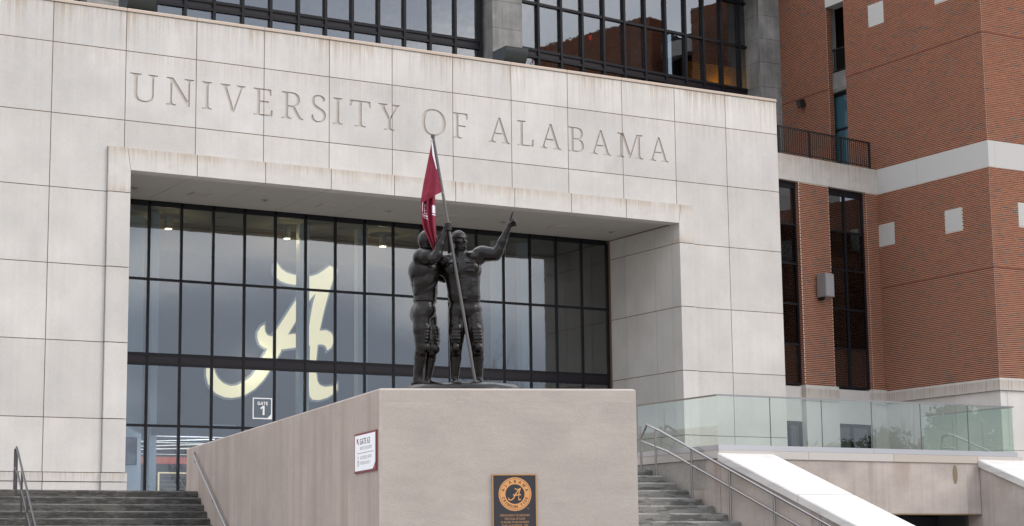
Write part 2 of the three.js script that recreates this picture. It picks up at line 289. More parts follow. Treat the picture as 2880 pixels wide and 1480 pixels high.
  for (let i = 0; i < 3; i++) for (let j = 0; j + 1 < PL.length; j++) {
    const m = pick(stone), g = gap;
    part('reveal_panel', box(19.812, 20.1, PL[j + 1] + g, PL[j] - (j ? g : 0), RZ[i] + g, RZ[i + 1] - g), m, hall);
    part('reveal_panel', box(-0.1, 0.177, PL[j + 1] + g, PL[j] - (j ? g : 0), RZ[i] + g, RZ[i + 1] - g), m, hall);
  }
  part('reveal_panel', merged([box(19.8, 20.1, T, 4.26, -4.25, -0.4), box(-0.1, 0.19, T, 4.26, -4.25, -0.4)]), stone[1], hall);
  part('core_wall', box(19.83, 20.3, T, 13.3, -13, -0.41), jointMat, hall); part('core_wall', box(-0.3, 0.15, T, 13.3, -13, -0.41), jointMat, hall);
  // soffit
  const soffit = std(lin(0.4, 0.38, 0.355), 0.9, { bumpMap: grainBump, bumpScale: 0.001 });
  for (let i = 0; i < 9; i++) {
    const a = i ? LX[i] : 0.177, b = i < 8 ? LX[i + 1] : 19.81;
    part('soffit_panel', box(a + 0.008, b - 0.008, 13.125, 13.2, -4.3, -0.43), soffit, hall);
    const cx = (a + b) / 2 + 0.05, z = -2.6;
    if (i % 2 === 0) { const r = new THREE.CylinderGeometry(0.11, 0.13, 0.03, 20); r.translate(cx, 13.11, z); const d = part('recessed_light', r, std(lin(0.4, 0.38, 0.35), 0.6), hall); const c = new THREE.CylinderGeometry(0.075, 0.075, 0.012, 16); c.translate(cx, 13.09, z); part('lens', c, std(lin(0.1, 0.1, 0.09), 0.3), d); }
    else { const fr = []; for (const s of [-1, 1]) { fr.push(box(cx + s * 0.27 - 0.03, cx + s * 0.27 + 0.03, 13.095, 13.13, z - 0.3, z + 0.3)); fr.push(box(cx - 0.24, cx + 0.24, 13.096, 13.13, z + s * 0.27 - 0.03, z + s * 0.27 + 0.03)); } const v = part('vent_grille', merged(fr), std(lin(0.42, 0.39, 0.36), 0.7), hall); for (let k = -3; k <= 3; k++) part('slat', box(cx - 0.24, cx + 0.24, 13.106, 13.12, z + k * 0.068 - 0.02, z + k * 0.068 + 0.02), v.material, v); }
  }
  part('core_wall', box(0.15, 19.84, 13.21, 13.6, -13, -0.5), std(lin(0.12, 0.1, 0.08), 0.9), hall);
  // curtain wall of the lobby
  const cw = new THREE.Group(); cw.name = 'curtain_wall'; hall.add(cw);
  const tr_ = rng(8), zg = -4.4, pitch = 1.0853, mx = []; for (let k = 0; k < 18; k++) mx.push(19.745 - pitch * k); mx.push(0.21);
  for (const x of mx) part('mullion', box(x - 0.036, x + 0.036, T, 13.0, zg - 0.07, zg + 0.05), frameMat, cw);
  const tr = [[12.96, 13.125], [10.57, 10.65], [8.17, 8.27], [7.87, 7.96], [5.94, 6.02], [3.35, 3.47]];
  for (let k = 0; k < 18; k++) {
    const a = mx[k + 1] + 0.036, b = mx[k] - 0.036;
    for (const [y0, y1] of tr) part('transom', box(a, b, y0, y1, zg - 0.06, zg + 0.042), frameMat, cw);
    part('spandrel', box(a, b, 7.96, 8.17, zg - 0.05, zg + 0.03), spandrelMat, cw);
    for (const [y0, y1] of [[10.65, 12.96], [8.27, 10.57], [6.02, 7.87], [3.47, 5.94]]) tilted(part('pane', box(a, b, y0, y1, zg - 0.012, zg + 0.012), lobbyGlass, cw), tr_, 0.006);
  }
  part('transom', box(0.2, 19.8, 13.0, 13.19, zg - 0.1, zg - 0.081), frameMat, cw);
}

// ---------------------------------------------------------------- lobby behind the glass
const lobby = thing('lobby_interior', 'dim lobby behind the tall glass with pale columns and dark back wall', 'room');
{
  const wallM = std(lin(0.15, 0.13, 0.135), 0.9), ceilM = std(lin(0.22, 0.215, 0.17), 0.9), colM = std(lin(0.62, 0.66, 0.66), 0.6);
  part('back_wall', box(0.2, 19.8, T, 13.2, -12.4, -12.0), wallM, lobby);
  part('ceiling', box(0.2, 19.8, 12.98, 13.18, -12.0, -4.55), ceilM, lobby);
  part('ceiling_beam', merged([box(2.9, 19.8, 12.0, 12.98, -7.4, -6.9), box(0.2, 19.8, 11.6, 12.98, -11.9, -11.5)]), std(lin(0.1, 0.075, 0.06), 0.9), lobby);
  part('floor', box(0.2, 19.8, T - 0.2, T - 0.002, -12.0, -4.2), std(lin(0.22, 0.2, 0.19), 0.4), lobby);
  for (const [a, b] of [[2.83, 3.07], [8.01, 8.36], [10.18, 10.54], [15.56, 16.05], [16.66, 17.1]]) part('column', box(a, b, T, 12.98, -5.6, -5.3), colM, lobby);  // some of these pale strips are glass reflections built as columns
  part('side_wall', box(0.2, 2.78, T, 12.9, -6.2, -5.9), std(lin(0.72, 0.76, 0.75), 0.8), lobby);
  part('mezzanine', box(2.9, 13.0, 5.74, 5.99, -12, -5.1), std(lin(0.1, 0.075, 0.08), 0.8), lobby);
}
let scriptA;
{ // glowing script letter on the lobby wall
  // outline of the letter in metres on its wall
  const o = [[8.32, 12.05], [8.25, 11.93], [8.23, 11.81], [8.25, 11.65], [8.33, 11.53], [8.49, 11.42], [8.70, 11.35], [8.96, 11.32], [9.22, 11.32], [9.45, 11.34], [9.40, 11.27], [9.22, 10.99], [8.84, 10.42], [8.50, 9.91], [8.18, 9.44], [7.99, 9.48], [7.90, 9.61], [7.88, 9.84], [7.76, 9.76], [7.64, 9.56], [7.64, 9.37], [7.72, 9.17], [7.87, 9.06], [8.02, 9.02], [7.81, 8.65], [7.67, 8.37], [7.46, 8.07], [7.30, 7.94], [7.15, 7.84], [6.88, 7.70], [6.64, 7.67], [6.37, 7.76], [6.20, 7.91], [6.10, 8.07], [6.01, 8.30], [5.91, 8.43], [5.81, 8.32], [5.78, 8.20], [5.78, 8.00], [5.85, 7.74], [5.98, 7.54], [6.15, 7.40], [6.44, 7.29], [6.72, 7.27], [6.97, 7.32], [7.16, 7.37], [7.31, 7.46], [7.55, 7.61], [7.84, 7.90], [8.11, 8.29], [8.34, 8.67], [8.50, 8.93], [8.51, 9.01], [9.22, 9.14], [9.64, 9.21], [9.63, 8.79], [9.60, 8.23], [9.59, 7.80], [9.62, 7.44], [9.73, 7.31], [9.97, 7.30], [10.27, 7.39], [10.53, 7.55], [10.67, 7.69], [10.67, 7.89], [10.49, 7.81], [10.19, 7.76], [9.98, 7.83], [9.89, 7.97], [9.85, 8.28], [9.84, 8.64], [9.90, 9.24], [10.03, 9.27], [10.18, 9.25], [10.27, 9.17], [10.29, 9.07], [10.42, 9.16], [10.50, 9.33], [10.52, 9.53], [10.42, 9.69], [10.24, 9.77], [9.97, 9.74], [10.07, 10.16], [10.18, 10.61], [10.37, 11.25], [10.50, 11.60], [10.65, 11.93], [10.37, 12.08], [10.17, 11.92], [9.91, 11.75], [9.65, 11.66], [9.43, 11.64], [9.22, 11.64], [8.96, 11.66], [8.70, 11.72], [8.51, 11.83], [8.38, 11.98]];
  const h = [[9.87, 11.12], [9.65, 10.88], [9.21, 10.28], [8.76, 9.54], [9.22, 9.60], [9.56, 9.65], [9.63, 10.14], [9.74, 10.71]];
  const depth = -8.0;
  const grow = (l, d) => { let A = 0; l.forEach((p, i) => { const q = l[(i + 1) % l.length]; A += p[0] * q[1] - q[0] * p[1]; }); const sg = A > 0 ? 1 : -1; return l.map((p, i) => { const a = l[(i + l.length - 1) % l.length], b = l[(i + 1) % l.length]; const n = (u, v) => { const dx = v[0] - u[0], dy = v[1] - u[1], k = Math.hypot(dx, dy); return [dy / k * sg, -dx / k * sg]; }; const m = n(a, p), o = n(p, b), dd = Math.max(0.5, 1 + m[0] * o[0] + m[1] * o[1]); return [p[0] + d * (m[0] + o[0]) / dd, p[1] + d * (m[1] + o[1]) / dd]; }); };
  const shape = (o, h) => { const sh = new THREE.Shape(o.map((p) => new THREE.Vector2(...p))); sh.holes.push(new THREE.Path(h.map((p) => new THREE.Vector2(...p)))); return sh; };
  scriptA = { o, h };
  const A = thing('script_letter_sign', 'large glowing cream script letter A with grey outline inside the lobby', 'sign');
  const g1 = new THREE.ExtrudeGeometry(shape(o, h), { depth: 0.05, bevelEnabled: false, curveSegments: 1 }); g1.translate(0, 0, depth);
  const g0 = new THREE.ExtrudeGeometry(shape(grow(o, 0.075), grow(h, -0.075)), { depth: 0.05, bevelEnabled: false, curveSegments: 1 }); g0.translate(0, 0, depth - 0.052);
  part('letter_face', g1, std(lin(0.7, 0.62, 0.44), 0.6, { emissive: lin(2.3, 1.78, 1.0), emissiveIntensity: 1 }), A);
  part('outline', g0, std(lin(0.36, 0.38, 0.4), 0.6, { emissive: lin(0.14, 0.16, 0.18), emissiveIntensity: 1 }), A);
  const pnl = box(4.0, 11.4, 6.06, 12.0, depth - 0.3, depth - 0.06); part('panel', pnl, std(lin(0.05, 0.045, 0.055), 0.6), A);
  const al = new THREE.PointLight(0xfff0d0, 6); al.position.set(7.5, 8.5, depth + 0.7); al.castShadow = true; A.add(al);
}
{ // gate number on the glass
  const g = thing('gate_number_decal', 'white square outline with gate number stuck on the lobby glass', 'sign'), fb_ = await new FontLoader().loadAsync('fonts/droid/droid_sans_bold.typeface.json');
  const wm = std(lin(0.82, 0.82, 0.84), 0.6), z = -4.384, x0 = 5.964, x1 = 6.64, y0 = 6.285, y1 = 6.97, t = 0.035;
  part('outline', merged([box(x0, x1, y0, y0 + t, z, z + 0.006), box(x0, x1, y1 - t, y1, z, z + 0.006), box(x0, x0 + t, y0 + t, y1 - t, z, z + 0.006), box(x1 - t, x1, y0 + t, y1 - t, z, z + 0.006), wallPrism([[x1 - t, y0 + t], [x1 - t, y0 + 0.16], [x1 - 0.16, y0 + t]], z, z + 0.006)]), wm, g);
  const txt = (s, w, h, cx, cy) => { const q = new TextGeometry(s, { font: fb_, size: 1, depth: 0.006, curveSegments: 4 }); q.computeBoundingBox(); const b = q.boundingBox; q.translate(-(b.min.x + b.max.x) / 2, -(b.min.y + b.max.y) / 2, 0); q.scale(w / (b.max.x - b.min.x), h / (b.max.y - b.min.y), 1); q.translate(cx, cy, z); return q; };
  part('lettering', txt('GATE', 0.36, 0.11, (x0 + x1) / 2 + 0.01, y1 - 0.18), wm, g);
  part('lettering', txt('1', 0.15, 0.3, (x0 + x1) / 2, y0 + 0.28), wm, g);
}
const lampGlow = std(lin(0.9, 0.85, 0.7), 0.5, { emissive: lin(6, 4.6, 2.6), emissiveIntensity: 1 });
[[3.615], [7.84], [11.48]].forEach(([x], i) => {
  const d = thing('downlight', ['lit cylinder downlight above the second glass bay from the pilaster', 'lit cylinder downlight above the glowing script letter', 'lit cylinder downlight nearest the flag and helmeted statue'][i], 'lamp', 'cylinder downlights in the lobby');
  const c = new THREE.CylinderGeometry(0.13, 0.13, 0.42, 20); c.translate(x, 12.78, -6); part('housing', c, std(lin(0.5, 0.5, 0.46), 0.5), d);
  const l = new THREE.CylinderGeometry(0.12, 0.12, 0.015, 20); l.translate(x, 12.562, -6); part('lens', l, lampGlow, d);
  const p = new THREE.PointLight(0xffdca0, 3); p.position.set(x, 12.45, -6); p.castShadow = true; d.add(p);
});
{ // strip lights, glowing counter and pictures low in the lobby
  const glow = std(lin(0.9, 0.9, 0.9), 0.5, { emissive: lin(2.4, 2.1, 1.7), emissiveIntensity: 1 });
  const st = thing('strip_light_ceiling', 'criss-crossing thin white strip lights under the low lobby ceiling', 'lamp');
  const y = 5.69; for (let k = 0; k < 4; k++) part('strip', box(3.1 + k * 0.5, 6.6 + k * 1.1, 5.72 - k * 0.075, 5.735 - k * 0.075, -5.4 - k * 1.9, -5.37 - k * 1.9), glow, st);
  for (const [a, b] of [[[3.3, y, -7.6], [5.2, y, -5.7]], [[3.9, y, -10.2], [6.9, y, -7.2]], [[4.6, y, -11.8], [8.2, y, -8.8]]]) part('strip', rod(a, b, 0.016, 6), glow, st);
  const pl = new THREE.PointLight(0xf2f4ff, 18); pl.position.set(4.3, 5.0, -5.15); pl.castShadow = true; st.add(pl);
  const band = thing('glowing_wall_band', 'orange red glowing band on the lobby wall below the strip lights', 'wall panel');
  part('panel', box(3.2, 10.5, 5.22, 5.46, -11.98, -11.9), std(lin(0.5, 0.12, 0.06), 0.6, { emissive: lin(0.95, 0.2, 0.09), emissiveIntensity: 1 }), band);
  const ds = thing('lit_display_case', 'low display wall edged by a thin line of warm light', 'display case');
  part('edge_light', merged([box(5.48, 10.0, 4.86, 4.9, -11.6, -11.55), box(5.44, 5.48, T, 4.9, -11.6, -11.55)]), std(lin(0.9, 0.8, 0.6), 0.5, { emissive: lin(2.2, 1.6, 0.9), emissiveIntensity: 1 }), ds);
  part('back_panel', box(5.48, 10.0, T, 4.86, -11.7, -11.62), std(lin(0.22, 0.19, 0.16), 0.7), ds);
  for (let k = 0; k < 9; k++) part('shelf', box(5.6, 9.9, T + 0.2 + k * 0.15, T + 0.23 + k * 0.15, -11.62, -11.57), std(lin(0.6, 0.45, 0.2), 0.5), ds);
  const pic = thing('framed_picture', 'dark framed picture on the pale lobby side wall', 'picture');
  part('frame', merged([box(1.67, 2.63, 4.82, 4.85, -5.9, -5.86), box(1.67, 2.63, 5.65, 5.68, -5.9, -5.86), box(1.67, 1.7, 4.85, 5.65, -5.9, -5.86), box(2.6, 2.63, 4.85, 5.65, -5.9, -5.86)]), blackMetal, pic);
  part('print', box(1.7, 2.6, 4.85, 5.65, -5.9, -5.88), std(lin(1, 1, 1), 0.7, { map: tex(64, 64, (u, v, o) => { const l = 90 + 60 * fb(u * 9, v * 9) - 80 * smooth(0.3, 0.1, Math.hypot(u - 0.5, v - 0.4)); o[0] = l; o[1] = l; o[2] = l + 6; }) }), pic);
  const ex = thing('exit_sign', 'small lit red exit sign hanging in the lobby near the gate number', 'sign');
  part('casing', box(5.25, 6.05, 6.08, 6.2, -6.02, -5.98), std(lin(0.6, 0.66, 0.7), 0.5), ex);
  part('face', box(5.5, 5.72, 5.86, 6.07, -6.02, -5.99), std(lin(0.5, 0.05, 0.04), 0.5, { emissive: lin(0.8, 0.08, 0.05), emissiveIntensity: 1 }), ex);
}

// ---------------------------------------------------------------- upper concourse: dark framed glass between concrete piers
const bowl = thing('upper_concourse', 'upper storey of dark framed glass between grey concrete piers, behind the limestone coping', 'building');
{
  const zg = -7.5, pierM = std(lin(1, 1, 1), 0.9, { map: pierTex, bumpMap: grainBump, bumpScale: 0.004 });
  const tr_ = rng(9);
  const frameU = (g, x0, x1, xs, rows, at) => {
    const cw = new THREE.Group(); cw.name = 'curtain_wall'; bowl.add(cw); cw.position.set(...at.p); cw.rotation.y = at.r;
    for (const x of xs) part('mullion', box(x - 0.05, x + 0.05, 17.0, 25.2, -0.1, 0.12), frameMat, cw);
    for (let k = 0; k + 1 < xs.length; k++) {
      const a = xs[k] + 0.05, b = xs[k + 1] - 0.05;
      for (const [y0, y1] of rows) part('transom', box(a, b, y0, y1, -0.08, 0.1), frameMat, cw);
      part('spandrel', box(a, b, 20.7, 20.88, -0.04, 0.05), spandrelMat, cw);
      for (let j = 0; j + 1 < rows.length; j++) { const y0 = rows[j][1], y1 = rows[j + 1][0]; if (y1 - y0 < 0.3) continue; tilted(part('pane', box(a, b, y0, y1, -0.012, 0.012), g, cw), tr_, 0.008); }
    }
    return cw;
  };
  const rows = [[17.0, 17.2], [20.6, 20.7], [20.88, 20.98], [22.72, 22.82], [24.6, 24.7], [25.1, 25.2]];
  const xl = []; for (let k = 0; k < 14; k++) xl.push(2.5 + 1.06 * k + 0.0);
  frameU(upperGlass, 0, 0, xl, rows, { p: [0, 0, zg], r: 0 });
  const xm = []; for (let k = 0; k < 8; k++) xm.push(-6.9 + 1.1 * k); frameU(upperGlass, 0, 0, xm, rows, { p: [0, 0, zg], r: 0 });
  const xr = [-0.25, 0.904, 2.02, 3.08, 4.165, 5.237, 6.32, 7.42, 8.503, 9.49, 10.498, 11.518, 12.6];
  frameU(upperGlass, 0, 0, xr, rows, { p: [18, 0, -7.5], r: 0.11345 });
  const py = [17.0, 18.2, 19.23, 20.25, 21.355, 22.4, 23.4, 24.4, 25.6];
  for (const [x0, x1, z0, z1] of [[0.95, 2.25, -8.6, -6.8], [16.467, 17.753, -8.6, -6.8], [29.87, 31.2, -9.4, -7.9]])
    for (let j = 0; j + 1 < py.length; j++) { const o = x0 > 20 ? -0.43 : 0; part('pier_block', box(x0, x1, py[j] + o + 0.006, py[j + 1] + o - 0.006, z0, z1), pierM, bowl); }
  // rooms behind the glass
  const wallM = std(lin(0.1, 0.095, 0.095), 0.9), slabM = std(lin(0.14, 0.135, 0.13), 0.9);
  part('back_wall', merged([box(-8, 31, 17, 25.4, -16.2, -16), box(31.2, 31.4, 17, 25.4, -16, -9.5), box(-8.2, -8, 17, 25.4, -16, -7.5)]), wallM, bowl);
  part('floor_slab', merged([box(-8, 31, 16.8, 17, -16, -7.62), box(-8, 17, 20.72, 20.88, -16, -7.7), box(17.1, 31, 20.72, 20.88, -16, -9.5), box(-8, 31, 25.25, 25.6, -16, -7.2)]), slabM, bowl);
  part('column', merged([box(5, 5.5, 17, 25.2, -10, -9.5), box(10.2, 10.7, 17, 25.2, -10, -9.5), box(14.6, 15.1, 17, 25.2, -10, -9.5), box(21.4, 21.9, 17, 25.2, -11, -10.5), box(25.2, 25.7, 17, 25.2, -11, -10.5)]), std(lin(0.22, 0.24, 0.26), 0.8), bowl);
  part('partition', box(27.6, 30.9, 17, 22.3, -10.4, -10.25), std(lin(0.42, 0.27, 0.09), 0.8), bowl);
}
{
  const lm = thing('cove_lamp', 'warm yellow light glowing low behind the upper glass beside the brick wall', 'lamp');
  part('lens', box(28.3, 30.4, 20.9, 20.96, -10.2, -10.1), std(lin(0.9, 0.7, 0.3), 0.5, { emissive: lin(2.4, 1.4, 0.4), emissiveIntensity: 1 }), lm);
  const p = new THREE.PointLight(0xffb347, 7); p.position.set(29.5, 21.15, -9.75); p.castShadow = true; lm.add(p);
  const ex = thing('exit_light', 'tiny red light behind the upper glass right of the square concrete pier', 'lamp');
  const g = box(22.17, 22.27, 22.15, 22.33, -9.0, -8.95); part('lens', g, std(lin(0.5, 0.02, 0.02), 0.5, { emissive: lin(1.1, 0.03, 0.03), emissiveIntensity: 1 }), ex);
  const r = new THREE.PointLight(0xff2010, 0.04); r.position.set(22.2, 22.2, -8.85); r.castShadow = true; ex.add(r);
}
function makeHood(x) {                                     // quarter-round light hood standing on the parapet
  const h = thing('light_hood', '', 'light hood', 'curved light hoods on the coping');
  const w = 0.86;
  const hm = std(lin(0.03, 0.035, 0.036), 0.45, { metalness: 0.3 });
  // curved shell: from the lip at the front top sweeping down and back to the coping
  const shell = []; const N = 12, pts = []; for (let k = 0; k <= N; k++) { const a = (k / N) * Math.PI / 2; pts.push([0.3 - 0.62 * (1 - Math.cos(a)), 0.6 - 0.62 * Math.sin(a)]); }   // [z, y]
  for (let k = 0; k < N; k++) { const [z0, y0] = pts[k], [z1, y1] = pts[k + 1], t = 0.025; shell.push([[0, y0, z0], [0, y1, z1], [w, y1, z1], [w, y0, z0]], [[w, y0, z0 - t], [w, y1, z1 - t], [0, y1, z1 - t], [0, y0, z0 - t]]); }
  part('curved_shell', faces(shell), hm, h);
  part('top_plate', box(0, w, 0.6, 0.625, -0.62, 0.31), hm, h);
  const side = [[0.3, 0.6], ...pts.map(([z, y]) => [z, y]), [-0.62, -0.02], [-0.62, 0.6]];
  for (const x0 of [0, w]) { const l = []; for (let k = 0; k < N; k++) l.push([[x0, 0.6, -0.62], [x0, pts[k + 1][1], pts[k + 1][0]], [x0, pts[k][1], pts[k][0]]]); l.push([[x0, 0.6, -0.62], [x0, -0.02, -0.62], [x0, pts[N][1], pts[N][0]]]); part('end_plate', faces(l), std(lin(0.06, 0.068, 0.075), 0.4, { metalness: 0.3 }), h); }
  h.position.set(x, 18.05, -0.75); return h;
}
makeHood(13.3).userData.label = 'dark curved light hood in front of the square concrete pier above the letters';
makeHood(0.2).userData.label = 'dark curved light hood above the first engraved letters, cut by the picture top';

// ---------------------------------------------------------------- brick wing
const wing = thing('brick_building', 'red brick wing with pale stone bands and squares beside the limestone entrance', 'building');
const XW = 30.31, ZC = -1.58, ZF = 4.33, X2 = 30.96, CO = 0.0689, BL = 0.2067, MJ = 0.0165;
const WB = [24.983, 0, -0.82], WR = 0.14107, WL = 5.38;            // the window wall's left end, turn and length
{
  const mortar = std(lin(0.66, 0.56, 0.46), 0.95), bandM = std(lin(0.44, 0.43, 0.415), 0.85, { map: null, ...stoneBump }), squareM = std(lin(0.43, 0.42, 0.4), 0.85, stoneBump);
  const sillTex = tex(1024, 128, (u, v, o) => { const i = Math.floor(u * 1023) * 2 % 2048, t = 1 - v, l = 1 + (fb(u * 30, v * 4) - 0.5) * 0.1; const s = Math.min(0.8, S1.a[i] * 0.6 * smooth(S1.l[i] * 1.4, 0.1, t) + 0.25 * smooth(0.4, 0, t) * N64(u * 30, 4)); o[0] = lerp(184 * l, 140, s); o[1] = lerp(180 * l, 122, s); o[2] = lerp(174 * l, 106, s); }, { sx: 9, sy: 0.95, oy: 15.29 });
  const sillM = std(lin(1, 1, 1), 0.85, { map: sillTex, ...stoneBump });
  const rot = (m) => { m.position.set(...WB); m.rotation.y = WR; return m; };
  const u8 = Math.cos(WR), v8 = -Math.sin(WR);
  const F = {
    side: { o: [XW, 0, 0], u: [0, 0, 1], n: [-1, 0, 0] }, left: { o: [X2, 0, 0], u: [0, 0, 1], n: [-1, 0, 0] },
    front: { o: [0, 0, ZF], u: [1, 0, 0], n: [0, 0, 1] }, win: { o: WB, u: [u8, 0, v8], n: [-v8, 0, u8] },
  };
  const r = rng(901), list = [], tone = makeNoise(55, 64);
  function lay(f, a0, a1, y0, y1, holes = [], off = 0, courses = {}) {
    const U = new THREE.Vector3(...f.u), N = new THREE.Vector3(...f.n), O = new THREE.Vector3(...f.o), basis = new THREE.Matrix4().makeBasis(U, new THREE.Vector3(0, 1, 0), N);
    if (U.clone().cross(new THREE.Vector3(0, 1, 0)).dot(N) < 0) basis.makeBasis(U.clone().negate(), new THREE.Vector3(0, 1, 0), N);
    let c = Math.floor(y0 / CO);
    for (let y = y0; y + CO * 0.6 < y1; y += CO, c++) {
      const h = Math.min(CO, y1 - y) - (courses[c] ? 0.008 : MJ), yc = y + (h + MJ) / 2; let spans = [[a0, a1]];
      for (const [b0, b1, c0, c1] of holes) if (yc > c0 && yc < c1) spans = spans.flatMap(([s, e]) => (b1 <= s || b0 >= e ? [[s, e]] : [[s, b0], [b1, e]].filter(([p, q]) => q - p > 0.02)));
      const head = courses[c], step = head ? 0.1034 : BL;
      for (const [s, e] of spans) for (let k = Math.floor((s - off) / step) - 1; ; k++) {
        const b0 = Math.max(s, off + (k + (c % 2 ? 0.5 : 0)) * step), b1 = Math.min(e, off + (k + 1 + (c % 2 ? 0.5 : 0)) * step);
        if (b0 >= e) break; const len = b1 - b0 - (head ? 0.007 : MJ); if (len < 0.02) continue;
        const uc = (b0 + b1) / 2, p = O.clone().addScaledVector(U, uc).addScaledVector(N, head ? -0.004 : r() * 0.002 - 0.001); p.y = yc;
        const m = basis.clone().scale(new THREE.Vector3(len / 0.197, h / 0.0594, 1)).setPosition(p);
        const t = tone(uc * 3 + 13, yc * 5), q = r(); let col;
        if (head) col = [0.13, 0.034, 0.02]; else if (q < 0.035 + 0.08 * smooth(0.6, 0.9, t)) { const d = 0.8 + r() * 0.5; col = [0.08 * d, 0.054 * d, 0.043 * d]; }
        else { const d = (0.82 + r() * 0.36) * (0.94 + 0.14 * tone(uc * 0.6, yc * 0.6 + 30)); col = [0.187 * d, 0.051 * d * (0.92 + r() * 0.26), 0.019 * d]; }
        list.push({ m, col, d: p.distanceTo(camera.position), c: Math.floor(q * 1e6) });
      }
    }
  }
  // openings: [u0,u1,y0,y1]
  const sq = [[-1.585, -0.705, 13.25, 14.085], [2.02, 2.89, 13.23, 14.07], [-1.66, -0.78, 21.87, 22.755], [2.01, 2.76, 21.85, 22.72]];
  const sold = { [Math.floor(20.17 / CO)]: 1, [Math.floor(11.6 / CO)]: 1 };
  lay(F.side, ZC, ZF, 7.767, 15.3, sq, 0.03, sold); lay(F.side, -3.11, ZF, 16.25, 25.5, sq, 0.03, sold);
  lay(F.left, -8.0, -4.92, 16.25, 25.5, [], 0.08, sold);
  const fsq = [[31.62, 32.5, 13.233, 14.085]];
  lay(F.front, XW, 36, 7.767, 15.3, fsq, XW, sold); lay(F.front, XW, 36, 16.25, 25.5, fsq, XW, sold);
  lay(F.win, 1.0, 2.62, 7.82, 15.29, [], 0); lay(F.win, 4.71, WL, 7.82, 15.29, [], 0.05);
  const jamb = (u) => ({ o: [WB[0] + u8 * u, 0, WB[2] + v8 * u], u: [-v8, 0, u8], n: [-u8, 0, -v8] });
  lay(jamb(1.0), -0.2, 0, 7.82, 15.29, [], 0); lay(jamb(4.71), -0.2, 0, 7.82, 15.29, [], 0);
  lay({ o: [X2, 0, -4.92], u: [1, 0, 0], n: [0, 0, 1] }, 0, 0.25, 16.25, 25.5, [], 0);
  lay({ o: [XW, 0, -3.11], u: [1, 0, 0], n: [0, 0, -1] }, 0, 0.9, 16.25, 25.5, [], 0);
  const brickGeo = new THREE.BoxGeometry(0.197, 0.0594, 0.02).translate(0, 0, 0.0).toNonIndexed();
  const brickM = std(lin(1, 1, 1), 0.92);
  list.sort((a, b) => a.d - b.d);
  // the three hundred nearest singly, the rest as one field of brickwork
  const tones = [[0.187, 0.051, 0.019], [0.165, 0.045, 0.017], [0.21, 0.062, 0.024], [0.15, 0.04, 0.016], [0.08, 0.054, 0.043]].map((c) => std(lin(...c), 0.92));
  list.slice(0, 300).forEach((b) => { const m = part('brick', brickGeo, b.col[0] < 0.13 ? tones[4] : tones[b.c % 4], wing); m.applyMatrix4(b.m); });
  const rest = list.slice(300), im = new THREE.InstancedMesh(brickGeo, brickM, rest.length), col = new THREE.Color();
  rest.forEach((b, i) => { im.setMatrixAt(i, b.m); im.setColorAt(i, col.setRGB(...b.col)); });
  im.name = 'brickwork'; im.userData.kind = 'stuff'; im.castShadow = im.receiveShadow = true; wing.add(im);
  // mortar bodies
  const mz = 0.003;
  part('mortar_wall', merged([box(XW + mz, XW + 0.9, 7.5, 15.5, ZC - 0.8, ZF - mz), box(XW + mz, XW + 0.9, 16.0, 25.5, -3.1, ZF - mz), box(XW + 0.9, 36, 7.5, 25.5, ZF - 0.9, ZF - mz), box(X2 + mz, X2 + 0.25, 16.1, 25.5, -8.3, -4.923)]), mortar, wing);
  rot(part('mortar_wall', merged([box(1.0 + mz, 2.62 - mz, 7.6, 15.4, -0.4, -mz), box(4.71 + mz, WL + 0.1, 7.6, 15.4, -0.4, -mz), box(-0.9, WL, 15.32, 16.1, -1.2, -0.05)]), mortar, wing));
  // stone bands and squares
  const bz = [-1.58, 0.66, 4.345];
  for (let i = 0; i < 2; i++) part('band_stone', box(XW - 0.012, XW + 0.3, 15.29, 16.247, bz[i] + 0.005, bz[i + 1] - (i ? 0 : 0.005)), bandM, wing);
  for (let x = XW + 0.301, i = 0; x < 36; x += 2.6, i++) part('band_stone', box(x + 0.005, x + 2.595, 15.285, 16.247, ZF - 0.3, ZF + 0.015), bandM, wing);
  for (const [a, b] of [[-0.9, 1.77], [1.77, WL - 0.02]]) rot(part('band_stone', box(a + 0.005, b - 0.005, 15.29, 16.243, -0.5, 0.03), sillM, wing));
  for (const [z0, z1, y0, y1] of sq) part('stone_square', box(XW - 0.014, XW + 0.1, y0 + 0.006, y1 - 0.006, z0 + 0.006, z1 - 0.006), squareM, wing);
  for (const [x0, x1, y0, y1] of fsq) part('stone_square', box(x0 + 0.006, x1 - 0.006, y0 + 0.006, y1 - 0.006, ZF - 0.1, ZF + 0.014), squareM, wing);
  // plinth
  const pz = [-1.65, -0.1, 2.1, 4.42];
  for (let i = 0; i < 3; i++) { part('plinth_cap', box(XW - 0.1, XW + 0.3, 7.337, 7.765, pz[i] + 0.004, pz[i + 1] - (i < 2 ? 0.004 : 0)), sillM, wing); for (const [y0, y1] of [[5.25, 7.33], [3.4, 5.25]]) part('plinth_block', box(XW - 0.02, XW + 0.3, y0 + 0.01, y1 - 0.005, pz[i] + 0.01, Math.min(ZF + 0.02, pz[i + 1]) - 0.01), stone[i], wing); }
  part('plinth_cap', box(XW + 0.301, 36, 7.337, 7.765, ZF - 0.4, ZF + 0.1), sillM, wing);
  for (const [y0, y1] of [[5.25, 7.33], [3.4, 5.25]]) part('plinth_block', box(XW + 0.301, 36, y0 + 0.01, y1 - 0.005, ZF - 0.4, ZF + 0.02), stone[0], wing);
  part('core_wall', box(XW + 0.02, XW + 0.6, 3.3, 7.6, -1.9, ZF - 0.02), jointMat, wing);
  // window wall below the brick: piers, sills, doors
  for (const [a, b] of [[0.93, 2.69], [4.64, WL + 0.02]]) { rot(part('plinth_cap', box(a, b, 7.25, 7.815, -0.3, 0.09), sillM, wing)); rot(part('plinth_block', box(a + 0.02, b, 3.4, 7.245, -0.3, 0.06), stone[2], wing)); }
